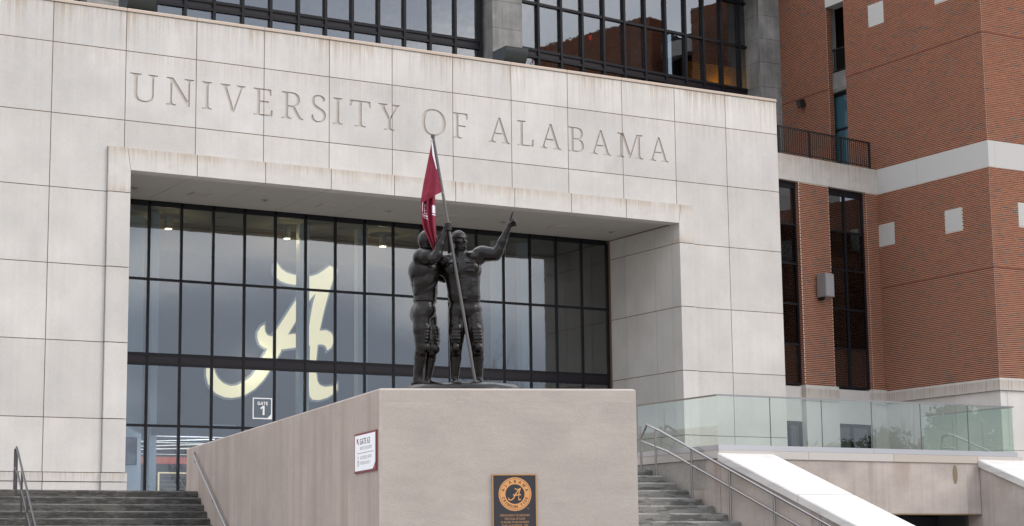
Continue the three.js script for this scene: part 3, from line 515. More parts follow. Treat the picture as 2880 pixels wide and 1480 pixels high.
  for (const [a, b] of [[-0.9, 0.93], [2.69, 4.64]]) { rot(part('plinth_block', box(a, b, 6.5, 7.76, -0.5, -0.12), stone[1], wing)); }
  // windows
  const win = (u0, u1, y0, y1, mull, trans, nm = 'window') => {
    const w = rot(new THREE.Group()); w.name = nm; wing.add(w); const zz = -0.26, t = 0.07;
    part('frame', merged([box(u0, u0 + t, y0, y1, zz, zz + 0.1), box(u1 - t, u1, y0, y1, zz, zz + 0.1), box(u0 + t, u1 - t, y1 - (nm === 'window' ? 0.24 : 0.12), y1, zz, zz + 0.1), box(u0 + t, u1 - t, y0, y0 + t, zz, zz + 0.1)]), frameMat, w);
    const us = [u0 + t, ...mull.flatMap((m) => [m - 0.035, m + 0.035]), u1 - t], ys = [y0 + t, ...trans.flatMap((m) => [m - 0.035, m + 0.035]), y1 - (nm === 'window' ? 0.24 : 0.12)];
    for (const m of mull) part('mullion', box(m - 0.035, m + 0.035, y0 + t, y1 - 0.12, zz + 0.002, zz + 0.11), frameMat, w);
    for (let i = 0; i < us.length; i += 2) { for (const m of trans) part('transom', box(us[i], us[i + 1], m - 0.035, m + 0.035, zz + 0.003, zz + 0.09), frameMat, w); for (let j = 0; j < ys.length; j += 2) part('pane', box(us[i], us[i + 1], ys[j], ys[j + 1], zz + 0.03, zz + 0.05), darkGlass, w); }
  };
  for (const [u0, u1, y0, y1] of [[2.7, 3.6, 7.95, 10.7], [3.72, 4.6, 7.95, 12.2], [2.7, 3.6, 12.35, 14.3], [3.72, 4.6, 13.75, 14.6], [0.15, 0.9, 12.35, 14.8]]) rot(part('added_blind', box(u0, u1, y0, y1, -0.42, -0.4), std(lin(0.15, 0.15, 0.16), 0.8), wing));  // grey panels added behind the panes to raise their brightness
  win(-0.7, 1.0, 7.82, 15.29, [0.1], [13.7, 12.25, 10.77, 9.29]); win(2.6, 4.71, 7.82, 15.29, [3.66], [13.7, 12.25, 10.77, 9.29]);
  win(-0.7, 0.93, 3.4, 6.49, [0.3], [5.2], 'door'); win(2.69, 4.64, 3.4, 6.49, [3.65], [5.2], 'door');
  rot(part('room_wall', merged([box(-0.9, WL, 3.4, 15.3, -3.2, -3), box(-0.9, -0.75, 3.4, 15.3, -3, -0.3), box(WL, WL + 0.2, 3.4, 15.3, -3, -0.4), box(-0.9, WL, 7.3, 7.7, -3, -0.5), box(-0.9, WL, 3.2, 3.4, -3, -0.3), box(-0.9, WL, 11.0, 11.2, -3, -1)]), std(lin(0.14, 0.135, 0.135), 0.9), wing));
  // tall slit between the two brick faces
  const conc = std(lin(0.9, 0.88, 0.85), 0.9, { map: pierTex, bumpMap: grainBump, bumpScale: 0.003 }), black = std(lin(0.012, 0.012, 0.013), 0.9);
  part('concrete_jamb', box(X2 + 0.26, X2 + 0.5, 20.9, 23.75, -5.5, -4.95), conc, wing);
  part('concrete_beam', box(X2 + 0.2, X2 + 0.6, 20.1, 20.9, -5.5, -3.0), conc, wing);
  part('stone_lintel', box(X2 - 0.02, X2 + 0.5, 23.62, 24.3, -4.94, -3.0), squareM, wing);
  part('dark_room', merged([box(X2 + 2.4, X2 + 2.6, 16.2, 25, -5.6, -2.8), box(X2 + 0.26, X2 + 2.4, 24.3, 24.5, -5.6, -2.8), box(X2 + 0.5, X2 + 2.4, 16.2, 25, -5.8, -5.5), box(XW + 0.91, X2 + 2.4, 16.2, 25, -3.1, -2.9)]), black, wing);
  const doorGlass = new THREE.MeshPhysicalMaterial({ color: lin(0.05, 0.13, 0.17), roughness: 0.05, transmission: 0.3, thickness: 0, ior: 1.7 }); const d = new THREE.Group(); d.name = 'door'; wing.add(d); const dx = X2 + 0.36;
  part('frame', merged([box(dx, dx + 0.08, 16.25, 20.09, -5.4, -5.22), box(dx, dx + 0.08, 19.95, 20.09, -5.22, -3.1), box(dx, dx + 0.08, 18.55, 18.63, -5.22, -3.1), box(dx, dx + 0.08, 16.25, 16.45, -5.22, -3.1)]), frameMat, d);
  part('pane', box(dx + 0.03, dx + 0.045, 16.45, 18.55, -5.22, -3.1), doorGlass, d); part('pane', box(dx + 0.03, dx + 0.045, 18.63, 19.95, -5.22, -3.1), doorGlass, d);
  part('balcony_slab', faces([[[24.3, 16.2, -0.75], [30.31, 16.2, -1.6], [31.4, 16.2, -3.2], [31.4, 16.2, -9], [24.3, 16.2, -9]]]), slabGrey(), wing);
  function slabGrey() { return std(lin(0.34, 0.33, 0.32), 0.9); }
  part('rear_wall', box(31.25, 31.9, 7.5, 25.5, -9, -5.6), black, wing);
}
function railing(name, label, len, h, pos, turn, posts, gapB = 0.115) {
  const t = thing(name, label, 'railing'); t.position.set(...pos); t.rotation.y = turn;
  part('top_rail', box(0, len, h - 0.05, h, -0.03, 0.03), blackMetal, t); part('bottom_rail', box(0, len, 0.07, 0.11, -0.02, 0.02), blackMetal, t);
  for (const x of posts) part('post', box(x - 0.03, x + 0.03, 0, h - 0.05, -0.028, 0.028), blackMetal, t);
  for (let x = gapB; x < len; x += gapB) if (!posts.some((p) => Math.abs(p - x) < 0.05)) part('baluster', box(x - 0.011, x + 0.011, 0.11, h - 0.05, -0.011, 0.011), blackMetal, t);
  return t;
}
railing('balcony_railing', 'black metal balcony railing on the stone band between entrance front and brick wall', 5.05, 1.04, [WB[0], 16.246, WB[2]], WR, [0.02, 1.7, 3.38, 5.02]);
railing('slit_railing', 'short black railing high in the dark slit of the brick wall', 2.3, 1.0, [X2 + 0.3, 20.9, -3.05], Math.PI / 2, [2.05], 0.12);
{
  const s = thing('wall_speaker', 'grey metal box speaker fixed to the narrow brick pier between the tall windows', 'speaker'); s.position.set(...WB); s.rotation.y = WR;
  part('cabinet', box(1.72, 2.18, 11.05, 11.9, 0.08, 0.5), std(lin(0.3, 0.3, 0.31), 0.45, { metalness: 0.5 }), s);
  part('front_grille', box(1.75, 2.15, 11.08, 11.87, 0.5, 0.512), std(lin(0.33, 0.33, 0.34), 0.55, { metalness: 0.4 }), s);
  part('bracket', merged([box(1.82, 1.9, 10.95, 11.05, -0.02, 0.3), box(1.82, 1.9, 11.3, 11.5, -0.02, 0.08)]), blackMetal, s);
  const f = thing('wall_floodlight', 'small black floodlight tilted on the recessed brick wall above the balcony', 'floodlight'); f.position.set(X2 - 0.02, 20.0, -6.45);
  part('bracket', box(-0.12, 0.02, -0.03, 0.03, -0.03, 0.03), blackMetal, f);
  const h = part('housing', box(-0.34, -0.1, -0.17, 0.13, -0.13, 0.13), blackMetal, f); h.rotation.z = 0.35; h.position.set(0.02, 0.06, 0);
  const l = part('lens', box(-0.352, -0.341, -0.14, 0.1, -0.1, 0.1), std(lin(0.06, 0.06, 0.06), 0.15), h);
}

// ---------------------------------------------------------------- plinth of the statues
const PF = [-1.335, 8.9], PC = [-4.255, 25.123], PR = [-0.27, 26.666], PB = [-0.27, 8.9], PY = 4.43;
const plinth = thing('statue_plinth', 'tall blank tan stucco plinth with a slanting side wall under the bronze statues', 'plinth');
{
  const p = prism([PF, PC, PR, PB], 0.02, PY, 0.03);
  let side = null; const rest = [];
  p.sides.forEach((g, i) => { const a = p.poly[i], b = p.poly[(i + 1) % 4]; if ((a === PF && b === PC) || (a === PC && b === PF)) side = g; else rest.push(g); });
  part('block', merged([...rest, p.top]), stucco, plinth); part('side_wall', side, stuccoSide, plinth);
}
const wallX = (z) => PF[0] + (PC[0] - PF[0]) * (z - PF[1]) / (PC[1] - PF[1]);

// ---------------------------------------------------------------- stairs
{
  const st = thing('stairs', 'wide dark wet concrete steps left of the plinth wall', 'stairs'), m = std(lin(1, 1, 1), 0.7, { map: stepTex, bumpMap: grainBump, bumpScale: 0.004 }), r = rng(5);
  const rise = 0.1672, tread = 0.36, z0 = 10.36; let k = 0;
  for (let y = T; y > 0.05; y -= rise, k++) {
    const zf = z0 + k * tread, zb = zf - (k ? tread + 0.05 : 0.4), j = (r() - 0.5) * 0.004;
    const g = solid([[-22, zb], [-22, zf], [wallX(zf) - 0.002, zf], [wallX(zb) - 0.002, zb]], Math.max(0.01, y - rise - 0.01), y + j, 0.028);
    const p = g.attributes.uv; for (let i = 0; i < p.count; i++) p.setXY(i, p.getX(i) + k * 2.37, p.getY(i) + k * 0.61);
    part('step', g, m, st);
  }
  const sr = thing('stairs', 'narrow grey concrete steps between the plinth and the sloping cheek wall', 'stairs'), mb = std(lin(1, 1, 1), 0.75, { map: stepTexB, bumpMap: grainBump, bumpScale: 0.004 });
  k = 0; const rise2 = 0.1519, z2 = 22.68, cx = (z) => 1.391 + 0.062 * z;
  for (let y = T; y > 0.05; y -= rise2, k++) {
    const zf = z2 + k * tread, zb = zf - (k ? tread + 0.05 : 0.5), j = (r() - 0.5) * 0.006, xl = zf < 26.6 ? -0.26 : -0.26;
    const g = solid([[xl, zb], [xl, zf], [cx(zf) - 0.004, zf], [cx(zb) - 0.004, zb]], Math.max(0.01, y - rise2 - 0.01), y + j, 0.028);
    const p = g.attributes.uv; for (let i = 0; i < p.count; i++) p.setXY(i, p.getX(i) + k * 1.7, p.getY(i) + k * 0.77);
    part('step', g, mb, sr);
  }
}
// ---------------------------------------------------------------- sloping cheek walls, terrace wall and underpass
const capTex = tex(1024, 512, (u, v, o) => { const m = fb(u * 10, v * 14), s = fb(u * 5 + 2, v * 26 + 4), l = 1 + (m - 0.5) * 0.07 + (N256(u * 400, v * 200) - 0.5) * 0.04 - 0.06 * smooth(0.58, 0.75, s); o[0] = 196 * l; o[1] = 193 * l; o[2] = 189 * l; }, { sx: 4, sy: 2 });
const capMat = std(lin(1, 1, 1), 0.8, { map: capTex, bumpMap: grainBump, bumpScale: 0.002 });
const cheekTex = tex(1024, 512, (u, v, o) => { const i = Math.floor(u * 1023), m = fb(u * 14, v * 12), f = N256(u * 512, v * 256), l = 1 + (m - 0.5) * 0.2 + (f - 0.5) * 0.05, s = Math.min(0.6, 0.4 * smooth(0.5, 0.85, N64(u * 40, v * 2.2 + 5)) + 0.14 * smooth(0.6, 0.9, N64(u * 180 + 3, v * 1.6))); o[0] = lerp(170 * l, 138, s); o[1] = lerp(160 * l, 122, s); o[2] = lerp(153 * l, 111, s); }, { sx: 9, sy: 4 });
const cheekMat = std(lin(1, 1, 1), 0.9, { map: cheekTex, bumpMap: grainBump, bumpScale: 0.003 });
function cheek(name, label, xa, wTop, z0, yTop, slope, run) {
  const t = thing(name, label, 'wall'), dx = 0.062, n = run, th = 0.15;
  const X = (z, w) => xa + dx * (z - z0) + w, Y = (z) => yTop - slope * (z - z0);
  const z1 = z0 + n, q = (z, w, y) => [X(z, w), y, z];
  // cap: slab with a chamfered nose, split into stones
  const N = 4; for (let i = 0; i < N; i++) {
    const a = z0 + (n * i) / N + (i ? 0.006 : 0), b = z0 + (n * (i + 1)) / N - 0.006, o = -0.045, c = 0.02;
    part('cap_stone', faces([
      [q(a, o + c, Y(a)), q(b, o + c, Y(b)), q(b, wTop - c, Y(b)), q(a, wTop - c, Y(a))],
      [q(a, o, Y(a) - c), q(b, o, Y(b) - c), q(b, o + c, Y(b)), q(a, o + c, Y(a))],
      [q(a, o, Y(a) - th), q(b, o, Y(b) - th), q(b, o, Y(b) - c), q(a, o, Y(a) - c)],
      [q(b, wTop, Y(b) - th), q(a, wTop, Y(a) - th), q(a, wTop, Y(a) - c), q(b, wTop, Y(b) - c)],
      [q(a, wTop, Y(a) - c), q(a, wTop - c, Y(a)), q(b, wTop - c, Y(b)), q(b, wTop, Y(b) - c)].reverse(),
      [q(b, o, Y(b) - th), q(b, wTop, Y(b) - th), q(b, wTop, Y(b) - c), q(b, o, Y(b) - c)],
      [q(a, wTop, Y(a) - th), q(a, o, Y(a) - th), q(a, o, Y(a) - c), q(a, wTop, Y(a) - c)],
      [q(a, o, Y(a) - th), q(a, wTop, Y(a) - th), q(b, wTop, Y(b) - th), q(b, o, Y(b) - th)],
    ]), capMat, t);
  }
  const cuts = []; for (let z = z0; z < z1 - 0.2; z += 2.6) cuts.push(z); cuts.push(z1);
  for (let i = 0; i + 1 < cuts.length; i++) {
    const a = cuts[i] + 0.006, b = cuts[i + 1] - 0.006, d = th + 0.001, w = wTop - 0.04;
    const yb = Math.max(0.02, Y(b) - d), ym = Math.max(0.03, Y(b) - d - 0.02);
    part('wall_panel', faces([
      [q(a, 0, 0.01), q(b, 0, 0.01), q(b, 0, yb), q(a, 0, Y(a) - d)],
      [q(b, w, 0.01), q(a, w, 0.01), q(a, w, Y(a) - d), q(b, w, yb)],
      [q(b, 0, 0.01), q(b, w, 0.01), q(b, w, yb), q(b, 0, yb)], [q(a, w, 0.01), q(a, 0, 0.01), q(a, 0, Y(a) - d), q(a, w, Y(a) - d)],
    ]), cheekMat, t);
  }
  return t;
}
cheek('cheek_wall', 'sloping stair side wall with bright white cap beside the steel handrail', 2.93, 1.24, 24.64, 3.545, 0.398, 8.4);
cheek('cheek_wall', 'sloping stair side wall with white cap at the right picture edge', 9.36, 1.4, 24.64, 3.53, 0.396, 8.4);
{
  const w = thing('terrace_wall', 'long low terrace wall under the glass railing with a dark underpass opening', 'wall');
  const coping = [2.9, 5.0, 7.1, 9.3, 10.56]; const cols = [lin(0.46, 0.43, 0.4), lin(0.47, 0.44, 0.41), lin(0.44, 0.385, 0.335), lin(0.45, 0.41, 0.37)];
  for (let i = 0; i + 1 < coping.length; i++) part('coping_stone', box(coping[i] + 0.004, coping[i + 1] - 0.004, 3.445, 3.592, 24.2, 24.66), std(cols[i], 0.85, { bumpMap: grainBump, bumpScale: 0.003 }), w);
  part('coping_stone', box(2.905, 3.3, 3.445, 3.592, 22.0, 24.195), std(lin(0.43, 0.4, 0.37), 0.85, { bumpMap: grainBump, bumpScale: 0.003 }), w);
  part('coping_stone', box(10.15, 10.55, 3.445, 3.592, 21.0, 24.195), std(lin(0.43, 0.4, 0.37), 0.85, { bumpMap: grainBump, bumpScale: 0.003 }), w);
  part('wall_face', box(2.93, 9.36, 2.45, 3.443, 24.25, 24.635), cheekMat, w);
  part('wall_face', box(2.935, 3.3, 0.02, 3.443, 21.5, 24.24), cheekMat, w);
  part('wall_face', box(9.37, 10.7, 0.02, 3.443, 24.25, 24.632), cheekMat, w);
  { const st = new THREE.CircleGeometry(1, 24); st.scale(0.065, 0.19, 1); st.translate(8.7, 3.22, 24.6385); part('stain', st, std(lin(0.2, 0.15, 0.1), 0.9), w); }
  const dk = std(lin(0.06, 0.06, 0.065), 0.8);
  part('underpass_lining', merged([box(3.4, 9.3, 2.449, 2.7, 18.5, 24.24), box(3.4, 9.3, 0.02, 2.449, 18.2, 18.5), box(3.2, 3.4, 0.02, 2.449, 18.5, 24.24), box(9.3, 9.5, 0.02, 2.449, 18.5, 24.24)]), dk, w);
  part('opening_trim', box(4.2, 9.34, 2.425, 2.449, 24.3, 24.64), std(lin(0.18, 0.12, 0.06), 0.7), w);
  part('gate', box(3.4, 9.3, 2.1, 2.42, 23.4, 23.46), std(lin(0.035, 0.037, 0.045), 0.4, { metalness: 0.3 }), w);
  for (let k = 0; k < 8; k++) part('gate_bar', box(3.8 + k * 0.7, 3.84 + k * 0.7, 0.05, 2.1, 23.4, 23.44), blackMetal, w);
}
// ---------------------------------------------------------------- glass guard on the terrace edge
{
  const g = thing('glass_railing', 'frameless glass railing with slim steel cap on the terrace wall', 'railing'), shoe = std(lin(0.5, 0.5, 0.52), 0.35, { metalness: 0.85 });
  const J = [2.912, 4.137, 5.371, 6.609, 7.862, 9.116, 10.357];
  for (let i = 0; i < 6; i++) part('glass_panel', box(J[i] + 0.008, J[i + 1] - 0.008, 3.69, 4.59, 24.62, 24.634), clearGlass, g);
  for (const x of J.slice(1, -1)) part('panel_joint', box(x - 0.006, x + 0.006, 3.69, 4.59, 24.621, 24.633), std(lin(0.05, 0.06, 0.055), 0.6), g);
  part('cap_rail', box(2.89, 10.375, 4.59, 4.618, 24.605, 24.65), steel, g);
  for (const [a, b] of [[2.9, 6.6], [6.604, 10.41]]) part('base_shoe', box(a, b, 3.594, 3.69, 24.59, 24.662), shoe, g);
  const Z = [24.6, 23.785, 22.915, 22.03];
  for (let i = 0; i < 3; i++) part('glass_panel', box(2.925, 2.939, 3.69, 4.59, Z[i + 1] + 0.008, Z[i] - 0.008), clearGlass, g);
  part('cap_rail', box(2.905, 2.955, 4.59, 4.616, 22.03, 24.6), std(lin(0.2, 0.17, 0.15), 0.4, { metalness: 0.8 }), g); part('base_shoe', box(2.9, 2.97, 3.594, 3.69, 22.03, 24.585), shoe, g);
  const R = [24.6, 23.764, 23.343, 22.9, 22.0];
  for (let i = 0; i < 4; i++) part('glass_panel', box(10.34, 10.354, 3.69, 4.59, R[i + 1] + 0.006, R[i] - 0.006), clearGlass, g);
  part('cap_rail', box(10.325, 10.37, 4.59, 4.616, 22.0, 24.6), steel, g); part('base_shoe', box(10.31, 10.38, 3.594, 3.69, 22.0, 24.585), shoe, g);
}
// ---------------------------------------------------------------- handrails
{
  const h = thing('handrail', 'double steel handrail with posts running down the narrow right stairs', 'handrail'), x = (z) => 1.30 + 0.062 * z;
  const y = (z) => 4.18 - 0.419 * (z - 22.72), e = 32;
  part('rail', tube([[x(22.45), 3.9, 22.45], [x(22.45), 4.12, 22.45], [x(22.5), 4.17, 22.5], [x(22.7), 4.185, 22.7], [x(e), y(e), e]], 0.024, 10), steel, h);
  part('lower_rail', tube([[x(22.45), 3.885, 22.45], [x(22.67), 3.885, 22.67], [x(e), y(e) - 0.29, e]], 0.022, 10), steel, h);
  for (const z of [22.46, 22.91, 23.96, 25.03, 26.2, 27.35, 28.5]) { const k = Math.floor((z - 22.68) / 0.36) + 1, base = z < 22.68 ? T : T - 0.1519 * k; part('post', rod([x(z), base, z], [x(z), Math.min(4.17, y(z)), z], 0.023, 10), steel, h); }
  const l = thing('handrail', 'grey steel stair handrail standing on the wide dark steps at the left', 'handrail'), X = (z) => -5.9 - 0.18 * (z - 10.2), Yl = (z) => 4.27 - 0.464 * (z - 10.55), e2 = 17.5;
  const railM = std(lin(0.09, 0.085, 0.085), 0.4, { metalness: 0.85 });
  part('rail', tube([[X(10.2), 3.85, 10.2], [X(10.2), 4.22, 10.2], [X(10.25), 4.27, 10.25], [X(10.55), 4.275, 10.55], [X(e2), Yl(e2), e2]], 0.024, 10), railM, l);
  part('lower_rail', tube([[X(10.2), 3.85, 10.2], [X(10.55), 3.83, 10.55], [X(e2), Yl(e2) - 0.42, e2]], 0.022, 10), railM, l);
  for (const z of [10.2, 10.62, 11.75, 12.9, 14.1, 15.3]) { const k = Math.max(0, Math.floor((z - 10.36) / 0.36) + 1); part('post', rod([X(z), z < 10.36 ? T : T - 0.1672 * k, z], [X(z), Math.min(4.26, Yl(z)), z], 0.023, 10), railM, l); }
  const w = thing('handrail', 'single grey pipe handrail bracketed to the slanting plinth side wall', 'handrail'), wx = (z) => wallX(z) - 0.09, yw = (z) => 4.315 - 0.478 * (z - 9.92), e3 = 17.5;
  part('rail', tube([[wx(9.86) + 0.085, 4.29, 9.83], [wx(9.86) + 0.02, 4.31, 9.84], [wx(9.92), yw(9.92), 9.92], [wx(e3), yw(e3), e3]], 0.026, 10), castMetal, w);
  for (const z of [10.3, 12.4, 14.5, 16.6]) part('bracket', tube([[wx(z) + 0.088, yw(z) - 0.12, z], [wx(z), yw(z) - 0.1, z], [wx(z), yw(z) - 0.02, z]], 0.012, 6), castMetal, w);
  const f = thing('handrail', 'short steel handrail seen through the glass at the far end of the terrace', 'handrail'), fy = (z) => 4.36 - 0.39 * (z - 20.58);
  part('rail', tube([[12.5, 3.55, 20.26], [12.5, 4.3, 20.26], [12.5, 4.355, 20.32], [12.5, 4.36, 20.58], [12.5, fy(24), 24]], 0.026, 10), steel, f);
  part('lower_rail', tube([[12.5, 4.06, 20.26], [12.5, 4.06, 20.58], [12.5, fy(24) - 0.3, 24]], 0.022, 10), steel, f);
  part('post', rod([12.5, 3.55, 20.75], [12.5, 4.29, 20.75], 0.024, 10), steel, f);
}
// ---------------------------------------------------------------- sign and plaque
function canvasTex(w, h, draw) { const c = document.createElement('canvas'); c.width = w; c.height = h; draw(c.getContext('2d'), w, h); const t = new THREE.CanvasTexture(c); t.colorSpace = THREE.SRGBColorSpace; t.anisotropy = 8; return t; }
const AB = (() => { const xs = scriptA.o.map((p) => p[0]), ys = scriptA.o.map((p) => p[1]); return [Math.min(...xs), Math.max(...xs), Math.min(...ys), Math.max(...ys)]; })();
function drawA(c, x, y, w, h) { c.beginPath(); for (const l of [scriptA.o, scriptA.h]) { l.forEach((p, i) => { const X = x + (p[0] - AB[0]) / (AB[1] - AB[0]) * w, Y = y + h - (p[1] - AB[2]) / (AB[3] - AB[2]) * h; i ? c.lineTo(X, Y) : c.moveTo(X, Y); }); c.closePath(); } c.fill('evenodd'); }
function facePlane(w, h) { const g = new THREE.PlaneGeometry(w, h); return g; }
{
  const s = thing('direction_sign', 'white gate direction sign with dark red border on the slanting plinth wall', 'sign');
  const a = [wallX(23.744), 23.744], b = [wallX(25.04), 25.04], len = Math.hypot(b[0] - a[0], b[1] - a[1]), H = 0.66;
  s.position.set((a[0] + b[0]) / 2, 3.437, (a[1] + b[1]) / 2); s.rotation.y = Math.atan2(-(b[1] - a[1]), b[0] - a[0]);      // +x runs towards the viewer, +z out of the wall
  const red = std(lin(0.16, 0.012, 0.018), 0.5);
  part('backing', box(-len / 2, len / 2, -H / 2, H / 2, 0.003, 0.022), red, s);
  const t = canvasTex(1024, 512, (c, w, h) => {
    c.fillStyle = '#e9e9ec'; c.fillRect(0, 0, w, h); c.fillStyle = '#7c1c28';
    c.beginPath(); c.moveTo(w, h); c.lineTo(w - 130, h); c.lineTo(w, h - 95); c.fill(); c.fillStyle = '#fff'; drawA(c, w - 52, h - 46, 36, 36);
    c.fillStyle = '#8a1a26'; c.save(); c.translate(150, 95); c.beginPath(); c.moveTo(-50, -45); c.lineTo(40, -45); c.lineTo(12, -20); c.lineTo(52, 32); c.lineTo(28, 50); c.lineTo(-12, 0); c.lineTo(-50, 30); c.fill(); c.restore();
    c.fillStyle = '#1c1a1c'; c.font = 'bold 118px sans-serif'; c.textBaseline = 'alphabetic'; const txt = (q, x, y, mw) => { const m = c.measureText(q).width; c.save(); c.translate(x, y); c.scale(mw / m, 1); c.fillText(q, 0, 0); c.restore(); };
    txt('GATE 63', 250, 138, 520); c.font = '62px sans-serif'; txt('NORTH ZONE ENTRY', 255, 215, 600); c.fillRect(110, 258, 820, 7);
    txt('ACCESSIBLE ENTRY', 255, 350, 585); txt('THROUGH GATE 4', 255, 428, 520);
    c.lineWidth = 11; c.strokeStyle = '#1c1a1c'; c.beginPath(); c.arc(165, 405, 36, 0, 5.2); c.stroke(); c.beginPath(); c.arc(158, 318, 14, 0, 7); c.fill(); c.beginPath(); c.moveTo(160, 335); c.lineTo(166, 385); c.lineTo(205, 388); c.lineTo(222, 430); c.stroke();
  });
  const f = part('face', facePlane(len - 0.1, H - 0.07), std(lin(1, 1, 1), 0.5, { map: t }), s); f.position.z = 0.026;
}
{
  const p = thing('plaque', 'dark bronze plaque with gold ring emblem on the plinth front', 'plaque'), dir = Math.atan2(PR[1] - PC[1], PR[0] - PC[0]);
  const at = 1.838, W = 0.737, H = 1.25; // distance along the front from the corner to the plaque's left edge
  p.position.set(PC[0] + Math.cos(dir) * (at + W / 2), 3.027 - H / 2, PC[1] + Math.sin(dir) * (at + W / 2)); p.rotation.y = -dir;
  const gold = std(lin(0.42, 0.24, 0.11), 0.45, { metalness: 0.5 }), dark = std(lin(0.02, 0.02, 0.024), 0.6);
  part('plate', box(-W / 2, W / 2, -H / 2, H / 2, 0.002, 0.02), dark, p);
  const t = 0.02; part('frame', merged([box(-W / 2, W / 2, H / 2 - t, H / 2, 0.0205, 0.032), box(-W / 2, W / 2, -H / 2, -H / 2 + t, 0.0205, 0.032), box(-W / 2, -W / 2 + t, -H / 2 + t, H / 2 - t, 0.0205, 0.032), box(W / 2 - t, W / 2, -H / 2 + t, H / 2 - t, 0.0205, 0.032)]), gold, p);
  const tx = canvasTex(1024, 1760, (c, w, h) => {
    c.fillStyle = '#232227'; c.fillRect(0, 0, w, h); const G = '#c98f57';
    const k = w / 0.697, cx = w / 2 + 12, cy = (0.32 - 0.02) * k, R = 0.27 * k;
    c.fillStyle = G; c.beginPath(); c.arc(cx, cy, R, 0, 7); c.fill(); c.strokeStyle = '#2a221d'; c.lineWidth = 8; c.beginPath(); c.arc(cx, cy, R * 0.92, 0, 7); c.stroke();
    c.fillStyle = '#232227'; c.beginPath(); c.arc(cx, cy, R * 0.585, 0, 7); c.fill();
    c.fillStyle = G; drawA(c, cx - R * 0.42, cy - R * 0.38, R * 0.8, R * 0.76);
    c.fillStyle = '#2a1d14'; c.font = 'bold ' + Math.round(R * 0.24) + 'px sans-serif'; c.textAlign = 'center'; c.textBaseline = 'middle';
    const ring = (s, a0, a1, r, flip) => { const n = s.length; for (let i = 0; i < n; i++) { const a = a0 + (a1 - a0) * (i + 0.5) / n; c.save(); c.translate(cx + r * Math.sin(a), cy - r * Math.cos(a)); c.rotate(flip ? a + Math.PI : a); c.fillText(s[i], 0, 0); c.restore(); } };
    ring('ALABAMA', -1.45, 1.45, R * 0.755); ring('CRIMSON TIDE', 4.5, 1.78, R * 0.755, true);
    c.fillStyle = G; c.font = '34px sans-serif'; c.fillText('TM', cx + R * 0.8, cy + R * 0.86);
    c.font = '58px serif'; ['THROUGHOUT ITS HISTORY', 'THE GOAL OF EACH', 'ALABAMA TEAM HAS BEEN', 'TO BE A CHAMPION.  THE'].forEach((s, i) => { const m = c.measureText(s).width, mw = [730, 500, 690, 650][i]; c.save(); c.translate(w / 2, (0.64 + i * 0.054) * k); c.scale(mw / m, 1.06); c.fillText(s, 0, 0); c.restore(); });
  });
  const f = part('face', facePlane(W - 2 * t, H - 2 * t), std(lin(1, 1, 1), 0.5, { map: tx }), p); f.position.z = 0.0225;
}

